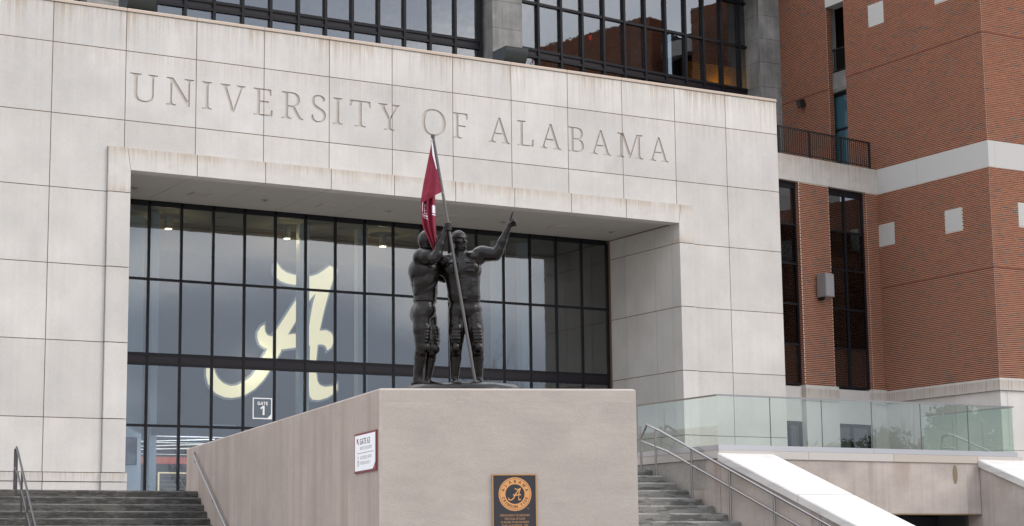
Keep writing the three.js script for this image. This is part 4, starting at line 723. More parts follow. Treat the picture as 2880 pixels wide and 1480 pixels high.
// ---------------------------------------------------------------- bronze statues (one skin each, meshed from blended limbs)
function skin(prims, lo, hi, cell) {                       // naive surface nets over a distance field
  const nx = Math.ceil((hi[0] - lo[0]) / cell) + 1, ny = Math.ceil((hi[1] - lo[1]) / cell) + 1, nz = Math.ceil((hi[2] - lo[2]) / cell) + 1;
  const D = new Float32Array(nx * ny * nz).fill(0.3), idx = (i, j, k) => (k * ny + j) * nx + i;
  for (const p of prims) {
    const [b0, b1] = p.box, m = p.carve ? 0.02 : 0.06 + (p.k || 0);
    const i0 = Math.max(0, Math.floor((b0[0] - m - lo[0]) / cell)), i1 = Math.min(nx - 1, Math.ceil((b1[0] + m - lo[0]) / cell));
    const j0 = Math.max(0, Math.floor((b0[1] - m - lo[1]) / cell)), j1 = Math.min(ny - 1, Math.ceil((b1[1] + m - lo[1]) / cell));
    const k0 = Math.max(0, Math.floor((b0[2] - m - lo[2]) / cell)), k1 = Math.min(nz - 1, Math.ceil((b1[2] + m - lo[2]) / cell));
    for (let k = k0; k <= k1; k++) for (let j = j0; j <= j1; j++) for (let i = i0; i <= i1; i++) {
      const d = p.f(lo[0] + i * cell, lo[1] + j * cell, lo[2] + k * cell), o = idx(i, j, k), a = D[o], s = p.k || 1e-6;
      if (p.add) D[o] = a - p.add * smooth(p.soft, 0, d);
      else if (p.carve) { const h = Math.max(s - Math.abs(a + d), 0) / s; D[o] = Math.max(a, -d) + h * h * s * 0.25; }
      else { const h = Math.max(s - Math.abs(a - d), 0) / s; D[o] = Math.min(a, d) - h * h * s * 0.25; }
    }
  }
  const id = new Int32Array(nx * ny * nz).fill(-1), pos = [], ind = [];
  const e = [[0, 1], [0, 2], [0, 4], [1, 3], [1, 5], [2, 3], [2, 6], [3, 7], [4, 5], [4, 6], [5, 7], [6, 7]];
  const c = new Float32Array(8);
  for (let k = 0; k < nz - 1; k++) for (let j = 0; j < ny - 1; j++) for (let i = 0; i < nx - 1; i++) {
    let mask = 0; for (let q = 0; q < 8; q++) { c[q] = D[idx(i + (q & 1), j + ((q >> 1) & 1), k + (q >> 2))]; if (c[q] < 0) mask |= 1 << q; }
    if (mask === 0 || mask === 255) continue;
    let x = 0, y = 0, z = 0, n = 0;
    for (const [a, b] of e) if ((c[a] < 0) !== (c[b] < 0)) { const t = c[a] / (c[a] - c[b]); x += (a & 1) + t * ((b & 1) - (a & 1)); y += ((a >> 1) & 1) + t * (((b >> 1) & 1) - ((a >> 1) & 1)); z += (a >> 2) + t * ((b >> 2) - (a >> 2)); n++; }
    id[idx(i, j, k)] = pos.length / 3; pos.push(lo[0] + (i + x / n) * cell, lo[1] + (j + y / n) * cell, lo[2] + (k + z / n) * cell);
  }
  const quad = (a, b, c2, d, flip) => { if (a < 0 || b < 0 || c2 < 0 || d < 0) return; flip ? ind.push(a, c2, b, a, d, c2) : ind.push(a, b, c2, a, c2, d); };
  for (let k = 1; k < nz - 1; k++) for (let j = 1; j < ny - 1; j++) for (let i = 1; i < nx - 1; i++) {
    const a = D[idx(i, j, k)] < 0;
    if (a !== D[idx(i + 1, j, k)] < 0) quad(id[idx(i, j - 1, k - 1)], id[idx(i, j, k - 1)], id[idx(i, j, k)], id[idx(i, j - 1, k)], !a);
    if (a !== D[idx(i, j + 1, k)] < 0) quad(id[idx(i - 1, j, k - 1)], id[idx(i - 1, j, k)], id[idx(i, j, k)], id[idx(i, j, k - 1)], !a);
    if (a !== D[idx(i, j, k + 1)] < 0) quad(id[idx(i - 1, j - 1, k)], id[idx(i, j - 1, k)], id[idx(i, j, k)], id[idx(i - 1, j, k)], !a);
  }
  const g = new THREE.BufferGeometry(); g.setAttribute('position', new THREE.Float32BufferAttribute(pos, 3)); g.setIndex(ind); g.computeVertexNormals();
  return g;
}
const bx2 = (a, b, r) => [[0, 1, 2].map((i) => Math.min(a[i], b[i]) - r), [0, 1, 2].map((i) => Math.max(a[i], b[i]) + r)];
function limb(a, b, ra, rb, k = 0.03, extra = {}) {        // tapered capsule
  const dx = b[0] - a[0], dy = b[1] - a[1], dz = b[2] - a[2], l2 = dx * dx + dy * dy + dz * dz;
  return { k, box: bx2(a, b, Math.max(ra, rb)), f: (x, y, z) => { const t = Math.max(0, Math.min(1, ((x - a[0]) * dx + (y - a[1]) * dy + (z - a[2]) * dz) / l2)); return Math.hypot(x - a[0] - dx * t, y - a[1] - dy * t, z - a[2] - dz * t) - (ra + (rb - ra) * t); }, ...extra };
}
function blob(c, r, k = 0.03, extra = {}, yaw = 0, pitch = 0) {   // ellipsoid, turned about y then tilted about z
  const cy = Math.cos(yaw), sy = Math.sin(yaw), cp = Math.cos(pitch), sp = Math.sin(pitch), R = Math.max(...r), mn = Math.min(...r);
  return { k, box: [c.map((v) => v - R), c.map((v) => v + R)], f: (x, y, z) => { let X = x - c[0], Y = y - c[1], Z = z - c[2]; const a = X * cy - Z * sy, b = X * sy + Z * cy; const A = a * cp + Y * sp, B = -a * sp + Y * cp; const q = Math.hypot(A / r[0], B / r[1], b / r[2]); const q2 = Math.hypot(A / (r[0] * r[0]), B / (r[1] * r[1]), b / (r[2] * r[2])); return q2 > 1e-9 ? q * (q - 1) / q2 : -mn; }, ...extra };
}
function band(c, rx, rz, hy, k = 0.006, yaw = 0, tilt = 0) {       // elliptical belt
  const cy = Math.cos(yaw), sy = Math.sin(yaw);
  return { k, box: [[c[0] - Math.max(rx, rz), c[1] - hy - 0.02, c[2] - Math.max(rx, rz)], [c[0] + Math.max(rx, rz), c[1] + hy + 0.02, c[2] + Math.max(rx, rz)]], f: (x, y, z) => { const X = x - c[0], Z = z - c[2], a = X * cy - Z * sy, b = X * sy + Z * cy, q = Math.hypot(a / rx, b / rz), rad = (q - 1) * Math.min(rx, rz), v = Math.abs(y - c[1] - tilt * a) - hy; return Math.max(rad, v); } };
}
// folds of cloth and skin: a small swell of the surface inside a region
function folds(lo, hi, amp, fn) { return { add: amp, soft: 0.03, box: [lo, hi], f: () => 1, fold: fn }; }
const groove = (a, b, r = 0.012) => limb(a, b, r, r, 0.006, { carve: true });
const ridge = (a, b, r = 0.016, k = 0.02) => limb(a, b, r, r * 0.7, k);
function handParts(wrist, palm, fingers, thumb, s = 1) {
  const out = [limb(wrist, palm, 0.043 * s, 0.05 * s, 0.02)];
  for (const f of fingers) for (let i = 0; i + 1 < f.length; i++) out.push(limb(f[i], f[i + 1], (0.021 - i * 0.0022) * s, (0.019 - i * 0.0022) * s, 0.006));
  for (let i = 0; i + 1 < thumb.length; i++) out.push(limb(thumb[i], thumb[i + 1], (0.022 - i * 0.003) * s, (0.019 - i * 0.003) * s, 0.01));
  return out;
}
function leg(hip, knee, ankle, toe, heavy = 1) {
  const mid = (a, b, t, o = [0, 0, 0]) => a.map((v, i) => v + (b[i] - v) * t + o[i]), out = [];
  out.push(limb(hip, mid(hip, knee, 0.45), 0.152 * heavy, 0.146 * heavy, 0.04), limb(mid(hip, knee, 0.45), knee, 0.146 * heavy, 0.112 * heavy, 0.03), limb(knee, mid(knee, ankle, 0.17), 0.112, 0.106, 0.015));
  out.push(limb(knee, mid(knee, ankle, 0.34, [0, 0, -0.03]), 0.09, 0.104, 0.012), limb(mid(knee, ankle, 0.34, [0, 0, -0.03]), ankle, 0.104, 0.066, 0.02));
  return out;
}
function pads(knee, hip, n, f) {                           // thigh pad with ribs and knee pad; n = outward direction (front of thigh)
  const at = (t, o) => hip.map((v, i) => v + (knee[i] - v) * t + n[i] * o), out = [], side = [n[2], 0, -n[0]];
  out.push(limb(at(0.42, 0.075), at(0.74, 0.068), 0.1, 0.092, 0.006));
  for (const t of [0.44, 0.55, 0.66, 0.76]) { const c = at(t, 0.145 - t * 0.012), w = 0.058; out.push(limb(c.map((v, i) => v + side[i] * w), c.map((v, i) => v - side[i] * w), 0.026, 0.026, 0.018)); }
  const kc = at(1.0, 0.075); out.push(blob([kc[0], kc[1] - 0.02, kc[2]], [0.078, 0.09, 0.075], 0.012));
  const kt = at(0.86, 0.115); out.push(limb(kt.map((v, i) => v + side[i] * 0.05), kt.map((v, i) => v - side[i] * 0.05), 0.028, 0.028, 0.01));
  return out;
}
function shoe(ankle, toe) {
  const heel = [ankle[0] - (toe[0] - ankle[0]) * 0.32, 0.045, ankle[2] - (toe[2] - ankle[2]) * 0.32];
  return [limb([ankle[0], 0.14, ankle[2]], [ankle[0], 0.07, ankle[2]], 0.064, 0.07, 0.02), limb(heel, [toe[0], 0.04, toe[2]], 0.052, 0.05, 0.02), limb([ankle[0], 0.09, ankle[2]], [toe[0], 0.05, toe[2]], 0.058, 0.045, 0.02)];
}
function ball(c, r, k, e) { return blob(c, [r, r, r], k, e); }
const SY = -28.6 * Math.PI / 180, SPOS = [-2.31, 4.585, 24.36], SS = 1.017;
const bronzeOf = (c, r, o) => new THREE.MeshPhysicalMaterial({ color: c, roughness: r, specularIntensity: 0.6, ...o });
const bronze = bronzeOf(lin(0.42, 0.385, 0.36), 0.24, { map: bronzeTex, metalness: 0, bumpMap: tex(256, 256, (u, v, o) => { o[0] = o[1] = o[2] = 128 + (fb(u * 16, v * 16) - 0.5) * 220; }, { srgb: false, sx: 0.5, sy: 0.5 }), bumpScale: 0.004 });
const bronzePale = bronzeOf(lin(0.55, 0.5, 0.46), 0.27, { map: bronzeTex });
function rippled(g, lo, hi, fn) {                          // pushes the skin along its normals: wrinkles of the jersey and trousers
  const p = g.attributes.position, n = g.attributes.normal;
  for (let i = 0; i < p.count; i++) { const x = p.getX(i), y = p.getY(i), z = p.getZ(i), w = smooth(lo, lo + 0.08, y) * smooth(hi, hi - 0.08, y); if (w > 0) { const d = fn(x, y, z) * w; p.setXYZ(i, x + n.getX(i) * d, y + n.getY(i) * d, z + n.getZ(i) * d); } }
  g.computeVertexNormals(); return g;
}
{ // base
  const b = thing('bronze_mound', 'low round dark bronze base on top of the plinth', 'statue base'); b.position.set(SPOS[0], PY + 0.002, SPOS[2]); b.rotation.y = SY;
  const prof = [[0.01, 0.16], [0.7, 0.157], [0.98, 0.145], [1.09, 0.09], [1.12, 0.0]].map((q) => new THREE.Vector2(...q)).reverse();
  const g = new THREE.LatheGeometry(prof, 56); const p = g.attributes.position, nn = makeNoise(71, 32);
  for (let i = 0; i < p.count; i++) { const x = p.getX(i), y = p.getY(i), z = p.getZ(i); if (y > 0.05) p.setY(i, y + (nn(x * 9 + 16, z * 9 + 16) - 0.5) * 0.02); }
  g.computeVertexNormals(); part('disc', g, bronze, b);
}
{ // the player who points
  const s = thing('player_statue', 'bareheaded bronze football player statue pointing upward with one raised arm', 'statue'); s.position.set(...SPOS); s.rotation.y = SY; s.scale.setScalar(SS);
  const hL = [-0.045, 1.2, 0], kL = [-0.078, 0.67, 0.04], aL = [-0.105, 0.14, -0.02], tL = [-0.13, 0.04, 0.17];
  const hR = [0.215, 1.2, 0], kR = [0.285, 0.67, 0.04], aR = [0.303, 0.14, -0.02], tR = [0.345, 0.04, 0.16];
  const P = [];
  P.push(blob([0.08, 1.3, -0.01], [0.285, 0.2, 0.2], 0.05), blob([0.08, 1.22, -0.09], [0.25, 0.16, 0.15], 0.05));
  P.push(...leg(hL, kL, aL, tL), ...leg(hR, kR, aR, tR).map((q) => ({ ...q, k: Math.min(q.k, 0.016) })));
  P.push(blob([0.068, 1.55, 0.02], [0.278, 0.24, 0.195], 0.06), blob([0.05, 1.78, 0.02], [0.295, 0.3, 0.2], 0.08), blob([0.02, 1.98, 0.01], [0.35, 0.25, 0.215], 0.06));
  P.push(limb([-0.28, 2.14, -0.02], [0.32, 2.2, 0], 0.12, 0.13, 0.05));                     // shoulder girdle
  P.push(blob([-0.12, 2.0, 0.16], [0.15, 0.12, 0.075], 0.05), blob([0.18, 2.0, 0.16], [0.15, 0.12, 0.075], 0.05));   // chest
  P.push(blob([-0.27, 2.15, 0.0], [0.16, 0.115, 0.15], 0.025), blob([0.35, 2.27, 0.01], [0.17, 0.125, 0.165], 0.02, {}, 0, 0.35), blob([0.24, 2.2, 0.05], [0.15, 0.1, 0.13], 0.03));   // shoulder pads
  P.push(limb([0.0, 2.14, 0.0], [0.005, 2.34, 0.03], 0.115, 0.098, 0.05));                       // neck
  P.push(limb([0.4, 2.25, 0.02], [0.6, 2.235, 0.08], 0.125, 0.108, 0.012), blob([0.48, 2.28, 0.05], [0.14, 0.09, 0.1], 0.03), limb([0.6, 2.235, 0.08], [0.66, 2.3, 0.1], 0.094, 0.088, 0.02));
  P.push(limb([0.645, 2.28, 0.1], [0.72, 2.45, 0.12], 0.088, 0.078, 0.03), limb([0.72, 2.45, 0.12], [0.818, 2.67, 0.15], 0.076, 0.05, 0.03));
  P.push(limb([-0.33, 2.1, -0.06], [-0.55, 2.0, -0.3], 0.11, 0.085, 0.04), limb([-0.55, 2.0, -0.3], [-0.79, 1.96, -0.2], 0.078, 0.055, 0.03));
  P.push(band([0.072, 1.475, 0.0], 0.272, 0.2, 0.04));
  P.push(limb([0.05, 1.475, 0.19], [0.09, 1.475, 0.19], 0.03, 0.03, 0.006));
  P.push(...pads(kL, hL, [-0.1, 0, 0.99], 1), ...pads(kR, hR, [0.16, 0, 0.985], 1));
  for (const [a, t] of [[aL, tL], [aR, tR]]) P.push(...shoe(a, t));
  // jersey number and seams
  const num = (x0, y0) => { for (const [a, b] of [[[0, 0.15], [0.1, 0.15]], [[0.1, 0.15], [0.1, 0.09]], [[0.1, 0.09], [0, 0.075]], [[0, 0.075], [0, 0]], [[0, 0], [0.1, 0]]]) P.push({ ...limb([x0 + a[0], y0 + a[1], 0.222], [x0 + b[0], y0 + b[1], 0.222], 0.019, 0.019, 0.006) }); };
  num(-0.13, 1.93); num(0.12, 1.94);
  P.push(groove([-0.2, 1.86, 0.232], [0.28, 1.88, 0.232], 0.012), groove([0.08, 1.4, 0.205], [0.085, 1.22, 0.19], 0.012));
  let g = skin(P, [-0.98, -0.02, -0.46], [1.0, 2.78, 0.42], 0.0095);
  g = rippled(g, 1.5, 1.95, (x, y, z) => 0.014 * Math.pow(Math.abs(Math.sin(11 * (y * 0.75 - Math.abs(x - 0.06) * 1.5) + 2.2 * N64(x * 5 + 9, y * 4))), 0.5) * smooth(0.35, 0.75, N64(x * 6 + 3, y * 4 + 20)) - 0.004);
  g = rippled(g, 0.6, 1.45, (x, y, z) => 0.004 * Math.sin(16 * y + 9 * x + 4 * N64(x * 6 + 9, y * 4)) * N64(x * 7 + 3, y * 5 + 20));
  // head on its own fine grid: turned to the picture's right
  const hc = [-0.005, 2.485, 0.045], ty = 0.62, F = [Math.sin(ty), 0, Math.cos(ty)], S = [Math.cos(ty), 0, -Math.sin(ty)];
  const h3 = (f, u, r) => [hc[0] + F[0] * f + S[0] * r, hc[1] + u, hc[2] + F[2] * f + S[2] * r], H = [];
  H.push(blob(h3(-0.02, 0.035, 0), [0.118, 0.135, 0.138], 0.02, {}, ty), blob(h3(0.03, -0.045, 0), [0.1, 0.12, 0.1], 0.03, {}, ty));
  H.push(limb(h3(0.055, -0.135, 0.04), h3(0.055, -0.135, -0.04), 0.045, 0.045, 0.04), limb(h3(-0.03, -0.2, 0), h3(0.0, -0.06, 0), 0.098, 0.085, 0.04));
  H.push(limb(h3(0.112, 0.045, 0.06), h3(0.112, 0.045, -0.06), 0.021, 0.021, 0.015));                                  // brow
  H.push(limb(h3(0.122, 0.03, 0), h3(0.15, -0.03, 0), 0.015, 0.025, 0.014), ball(h3(0.125, -0.035, 0.026), 0.017, 0.01), ball(h3(0.125, -0.035, -0.026), 0.017, 0.01));
  H.push(ball(h3(0.085, -0.03, 0.06), 0.036, 0.03), ball(h3(0.085, -0.03, -0.06), 0.036, 0.03));                         // cheeks
  for (const q of [1, -1]) { H.push(ball(h3(0.125, 0.016, 0.046 * q), 0.019, 0.01, { carve: true }), ball(h3(0.1, 0.014, 0.045 * q), 0.021, 0.004), blob(h3(-0.005, -0.01, 0.118 * q), [0.016, 0.042, 0.028], 0.008, {}, ty)); }
  H.push(limb(h3(0.115, -0.078, 0.03), h3(0.115, -0.078, -0.03), 0.018, 0.018, 0.012), limb(h3(0.108, -0.108, 0.026), h3(0.108, -0.108, -0.026), 0.018, 0.018, 0.012));
  H.push(limb(h3(0.135, -0.093, 0.026), h3(0.135, -0.093, -0.026), 0.011, 0.011, 0.006, { carve: true }));
  H.push(ball(h3(0.075, -0.155, 0), 0.036, 0.025));
  let head = skin(H, [-0.2, 2.26, -0.16], [0.22, 2.68, 0.24], 0.006);
  const hair = []; hair.push(blob(h3(-0.03, 0.042, 0), [0.122, 0.135, 0.141], 0.01, {}, ty), blob(h3(0.15, -0.01, 0), [0.13, 0.125, 0.16], 0.01, { carve: true }, ty), blob(h3(0.0, -0.12, 0), [0.26, 0.14, 0.26], 0.01, { carve: true }, ty));
  let hg = skin(hair, [-0.22, 2.36, -0.18], [0.2, 2.7, 0.24], 0.0065); hg = rippled(hg, 2.3, 2.8, (x, y, z) => 0.012 * N256(x * 130 + 50, y * 130 + z * 90));
  // pointing hand: index up, three fingers folded, thumb across
  const w = [0.815, 2.66, 0.15], pm = [0.868, 2.775, 0.165];
  const hand = handParts(w, [0.856, 2.745, 0.16], [
    [[0.848, 2.775, 0.165], [0.868, 2.845, 0.17], [0.886, 2.905, 0.172], [0.9, 2.955, 0.172]],
    [[0.885, 2.785, 0.17], [0.918, 2.825, 0.205], [0.925, 2.785, 0.235], [0.9, 2.765, 0.22]],
    [[0.908, 2.77, 0.165], [0.945, 2.795, 0.2], [0.945, 2.752, 0.228], [0.918, 2.738, 0.214]],
    [[0.918, 2.742, 0.16], [0.954, 2.758, 0.19], [0.95, 2.718, 0.214], [0.925, 2.71, 0.2]],
  ], [[0.85, 2.715, 0.19], [0.868, 2.755, 0.228], [0.895, 2.79, 0.238]]);
  hand.push(blob([0.885, 2.755, 0.165], [0.055, 0.06, 0.04], 0.02)); hand.push(limb([0.79, 2.605, 0.143], w, 0.057, 0.048, 0.02));
  const hd = skin(hand, [0.7, 2.54, 0.05], [1.02, 3.0, 0.32], 0.007);
  // hand laid on the other player's back
  const hb = handParts([-0.83, 1.965, -0.2], [-0.895, 1.965, -0.13], [[[-0.9, 2.0, -0.12], [-0.915, 2.0, -0.07], [-0.91, 1.995, -0.01]], [[-0.905, 1.975, -0.12], [-0.925, 1.97, -0.06], [-0.92, 1.965, 0.0]], [[-0.905, 1.95, -0.12], [-0.925, 1.94, -0.06], [-0.92, 1.935, 0.0]], [[-0.9, 1.925, -0.12], [-0.915, 1.915, -0.07], [-0.91, 1.91, -0.02]]], [[-0.87, 2.0, -0.15], [-0.88, 2.05, -0.11]]);
  hb.push(limb([-0.8, 1.965, -0.21], [-0.84, 1.965, -0.19], 0.056, 0.05, 0.02));
  const hbG = skin(hb, [-1.0, 1.8, -0.34], [-0.72, 2.12, 0.06], 0.008);
  const flat = (q) => wuv(q.toNonIndexed());
  hbG.translate(0.06, 0, 0); part('body', mergeGeometries([g, head, hd, hbG].map((q) => { const c = q.clone(), p = c.attributes.position, uv = new Float32Array(p.count * 2); for (let i = 0; i < p.count; i++) { uv[i * 2] = p.getX(i) + p.getZ(i); uv[i * 2 + 1] = p.getY(i); } c.setAttribute('uv', new THREE.BufferAttribute(uv, 2)); return c; })), bronze, s);
  part('hair', withUV(hg), bronzePale, s);
}
function withUV(c) { const p = c.attributes.position, uv = new Float32Array(p.count * 2); for (let i = 0; i < p.count; i++) { uv[i * 2] = p.getX(i) + p.getZ(i); uv[i * 2 + 1] = p.getY(i); } c.setAttribute('uv', new THREE.BufferAttribute(uv, 2)); return c; }
{ // the player who holds the flagpole
  const s = thing('player_statue', 'helmeted bronze football player statue gripping the flagpole', 'statue'); s.position.set(...SPOS); s.rotation.y = SY; s.scale.setScalar(SS);
  const hN = [-0.655, 1.2, 0.1], kN = [-0.652, 0.67, 0.14], aN = [-0.735, 0.14, 0.1], tN = [-0.57, 0.04, 0.19];
  const hF = [-0.545, 1.2, -0.1], kF = [-0.495, 0.67, -0.06], aF = [-0.565, 0.14, -0.1], tF = [-0.43, 0.04, -0.02];
  const f = [0.8, 0, 0.6], P = [];                          // the way he faces
  P.push(blob([-0.615, 1.3, 0], [0.2, 0.2, 0.25], 0.05, {}, 0.35), blob([-0.69, 1.22, 0.02], [0.155, 0.17, 0.22], 0.06, {}, 0.35));
  P.push(...leg(hN, kN, aN, tN, 1.0), ...leg(hF, kF, aF, tF, 0.98).map((q) => ({ ...q, k: Math.min(q.k, 0.016) })));
  P.push(blob([-0.595, 1.55, 0], [0.195, 0.22, 0.23], 0.06, {}, 0.3), blob([-0.6, 1.78, 0], [0.225, 0.28, 0.26], 0.08, {}, 0.3), blob([-0.605, 1.99, 0], [0.25, 0.24, 0.28], 0.08, {}, 0.3));
  P.push(blob([-0.5, 1.98, 0.1], [0.13, 0.13, 0.15], 0.06), blob([-0.71, 1.98, 0.02], [0.13, 0.2, 0.2], 0.06));
  P.push(limb([-0.66, 2.16, 0.16], [-0.54, 2.16, -0.2], 0.12, 0.12, 0.06), blob([-0.63, 2.2, 0.18], [0.165, 0.125, 0.15], 0.04, {}, 0, 0.15), blob([-0.52, 2.16, -0.22], [0.14, 0.115, 0.14], 0.04));
  P.push(limb([-0.58, 2.16, 0.02], [-0.55, 2.36, 0.03], 0.115, 0.1, 0.05));
  P.push(limb([-0.63, 2.2, 0.2], [-0.55, 2.165, 0.29], 0.145, 0.138, 0.02), limb([-0.6, 2.19, 0.24], [-0.44, 2.115, 0.4], 0.115, 0.1, 0.006), blob([-0.54, 2.19, 0.31], [0.12, 0.085, 0.1], 0.04, {}, -0.7), limb([-0.44, 2.115, 0.4], [-0.38, 2.18, 0.41], 0.09, 0.084, 0.02));
  P.push(limb([-0.395, 2.17, 0.405], [-0.335, 2.36, 0.39], 0.088, 0.076, 0.03), limb([-0.335, 2.36, 0.39], [-0.255, 2.58, 0.37], 0.075, 0.05, 0.03));
  P.push(limb([-0.5, 2.12, -0.26], [-0.25, 1.98, -0.34], 0.105, 0.085, 0.04), limb([-0.25, 1.98, -0.34], [0.06, 1.9, -0.3], 0.078, 0.055, 0.03), limb([-0.36, 1.9, -0.2], [-0.27, 1.83, -0.1], 0.06, 0.05, 0.04));
  P.push(band([-0.6, 1.475, 0], 0.197, 0.23, 0.038, 0.006, 0.3, -0.06));
  const n1 = [0.86, 0, 0.5]; P.push(...pads(kN, hN, n1, 1), ...pads(kF, hF, [0.9, 0, 0.43], 1));
  for (const [a, t] of [[aN, tN], [aF, tF]]) P.push(...shoe(a, t));
  let g = skin(P, [-1.0, -0.02, -0.48], [0.16, 2.66, 0.56], 0.0095);
  g = rippled(g, 1.5, 2.15, (x, y, z) => 0.016 * Math.pow(Math.abs(Math.sin(9 * (y - x * 1.1 + z * 0.4) + 2.5 * N64(x * 5 + 9, y * 4 + z * 4))), 0.5) * smooth(0.35, 0.75, N64(x * 5 + 3, y * 4 + z * 5 + 20)) - 0.004);
  g = rippled(g, 0.6, 1.45, (x, y, z) => 0.004 * Math.sin(16 * y + 9 * x + 4 * N64(x * 6 + 9, y * 4)) * N64(x * 7 + 3, y * 5 + 20));
  const fist = handParts([-0.25, 2.59, 0.37], [-0.222, 2.655, 0.36], [0, 1, 2, 3].map((i) => { const y = 2.715 - i * 0.034; return [[-0.235, y, 0.405], [-0.19, y + 0.004, 0.425], [-0.15, y, 0.398], [-0.152, y - 0.002, 0.352], [-0.185, y - 0.004, 0.33]]; }), [[-0.235, 2.66, 0.33], [-0.2, 2.71, 0.315], [-0.16, 2.735, 0.335]], 0.95);
  fist.push(blob([-0.228, 2.66, 0.368], [0.045, 0.07, 0.05], 0.02), limb([-0.28, 2.52, 0.375], [-0.25, 2.59, 0.37], 0.056, 0.046, 0.02));
  const fg = skin(fist, [-0.36, 2.46, 0.24], [-0.08, 2.8, 0.5], 0.007);
  const hc = [-0.545, 2.5, 0.05], H = [blob([-0.5, 2.45, 0.09], [0.11, 0.14, 0.11], 0.03), limb([-0.55, 2.26, 0.03], [-0.535, 2.42, 0.06], 0.1, 0.09, 0.03), ball([-0.4, 2.46, 0.16], 0.022, 0.015), limb([-0.44, 2.38, 0.14], [-0.46, 2.36, 0.16], 0.04, 0.035, 0.03)];
  const head = skin(H, [-0.72, 2.2, -0.12], [-0.3, 2.66, 0.3], 0.009);
  part('body', mergeGeometries([g, fg, head].map(withUV)), bronze, s);
  // helmet: shell with an open face, ear hole and cage
  const hs = [blob(hc, [0.172, 0.178, 0.172], 0.01), limb([-0.6, 2.36, -0.02], [-0.56, 2.37, 0.14], 0.075, 0.06, 0.04), blob([-0.38, 2.42, 0.19], [0.13, 0.115, 0.12], 0.02, { carve: true }), ball([-0.53, 2.46, 0.235], 0.03, 0.008, { carve: true }), limb([-0.56, 2.28, 0.05], [-0.54, 2.42, 0.07], 0.11, 0.11, 0.02, { carve: true })];
  hs.push(limb([-0.69, 2.56, -0.06], [-0.47, 2.66, 0.1], 0.03, 0.03, 0.04));
  const hel = part('helmet', withUV(skin(hs, [-0.78, 2.24, -0.18], [-0.3, 2.72, 0.3], 0.0075)), bronzePale, s);
  const bar = (y, r) => { const q = []; for (let i = 0; i <= 8; i++) { const a = -0.75 + (i / 8) * 2.6; q.push([-0.52 + Math.cos(a) * r, y, 0.07 + Math.sin(a) * r * 0.95]); } return tube(q, 0.0085, 6, false, true); };
  part('face_mask', merged([bar(2.46, 0.2), bar(2.4, 0.21), bar(2.345, 0.195), rod([-0.33, 2.46, 0.14], [-0.335, 2.345, 0.14], 0.0085, 6), rod([-0.36, 2.46, 0.2], [-0.365, 2.345, 0.2], 0.0085, 6)]), bronze, s);
  for (const z of [-0.03]) part('ear_pad', new THREE.TorusGeometry(0.034, 0.009, 8, 18).toNonIndexed().translate(-0.53, 2.46, 0.222), bronze, hel);
}
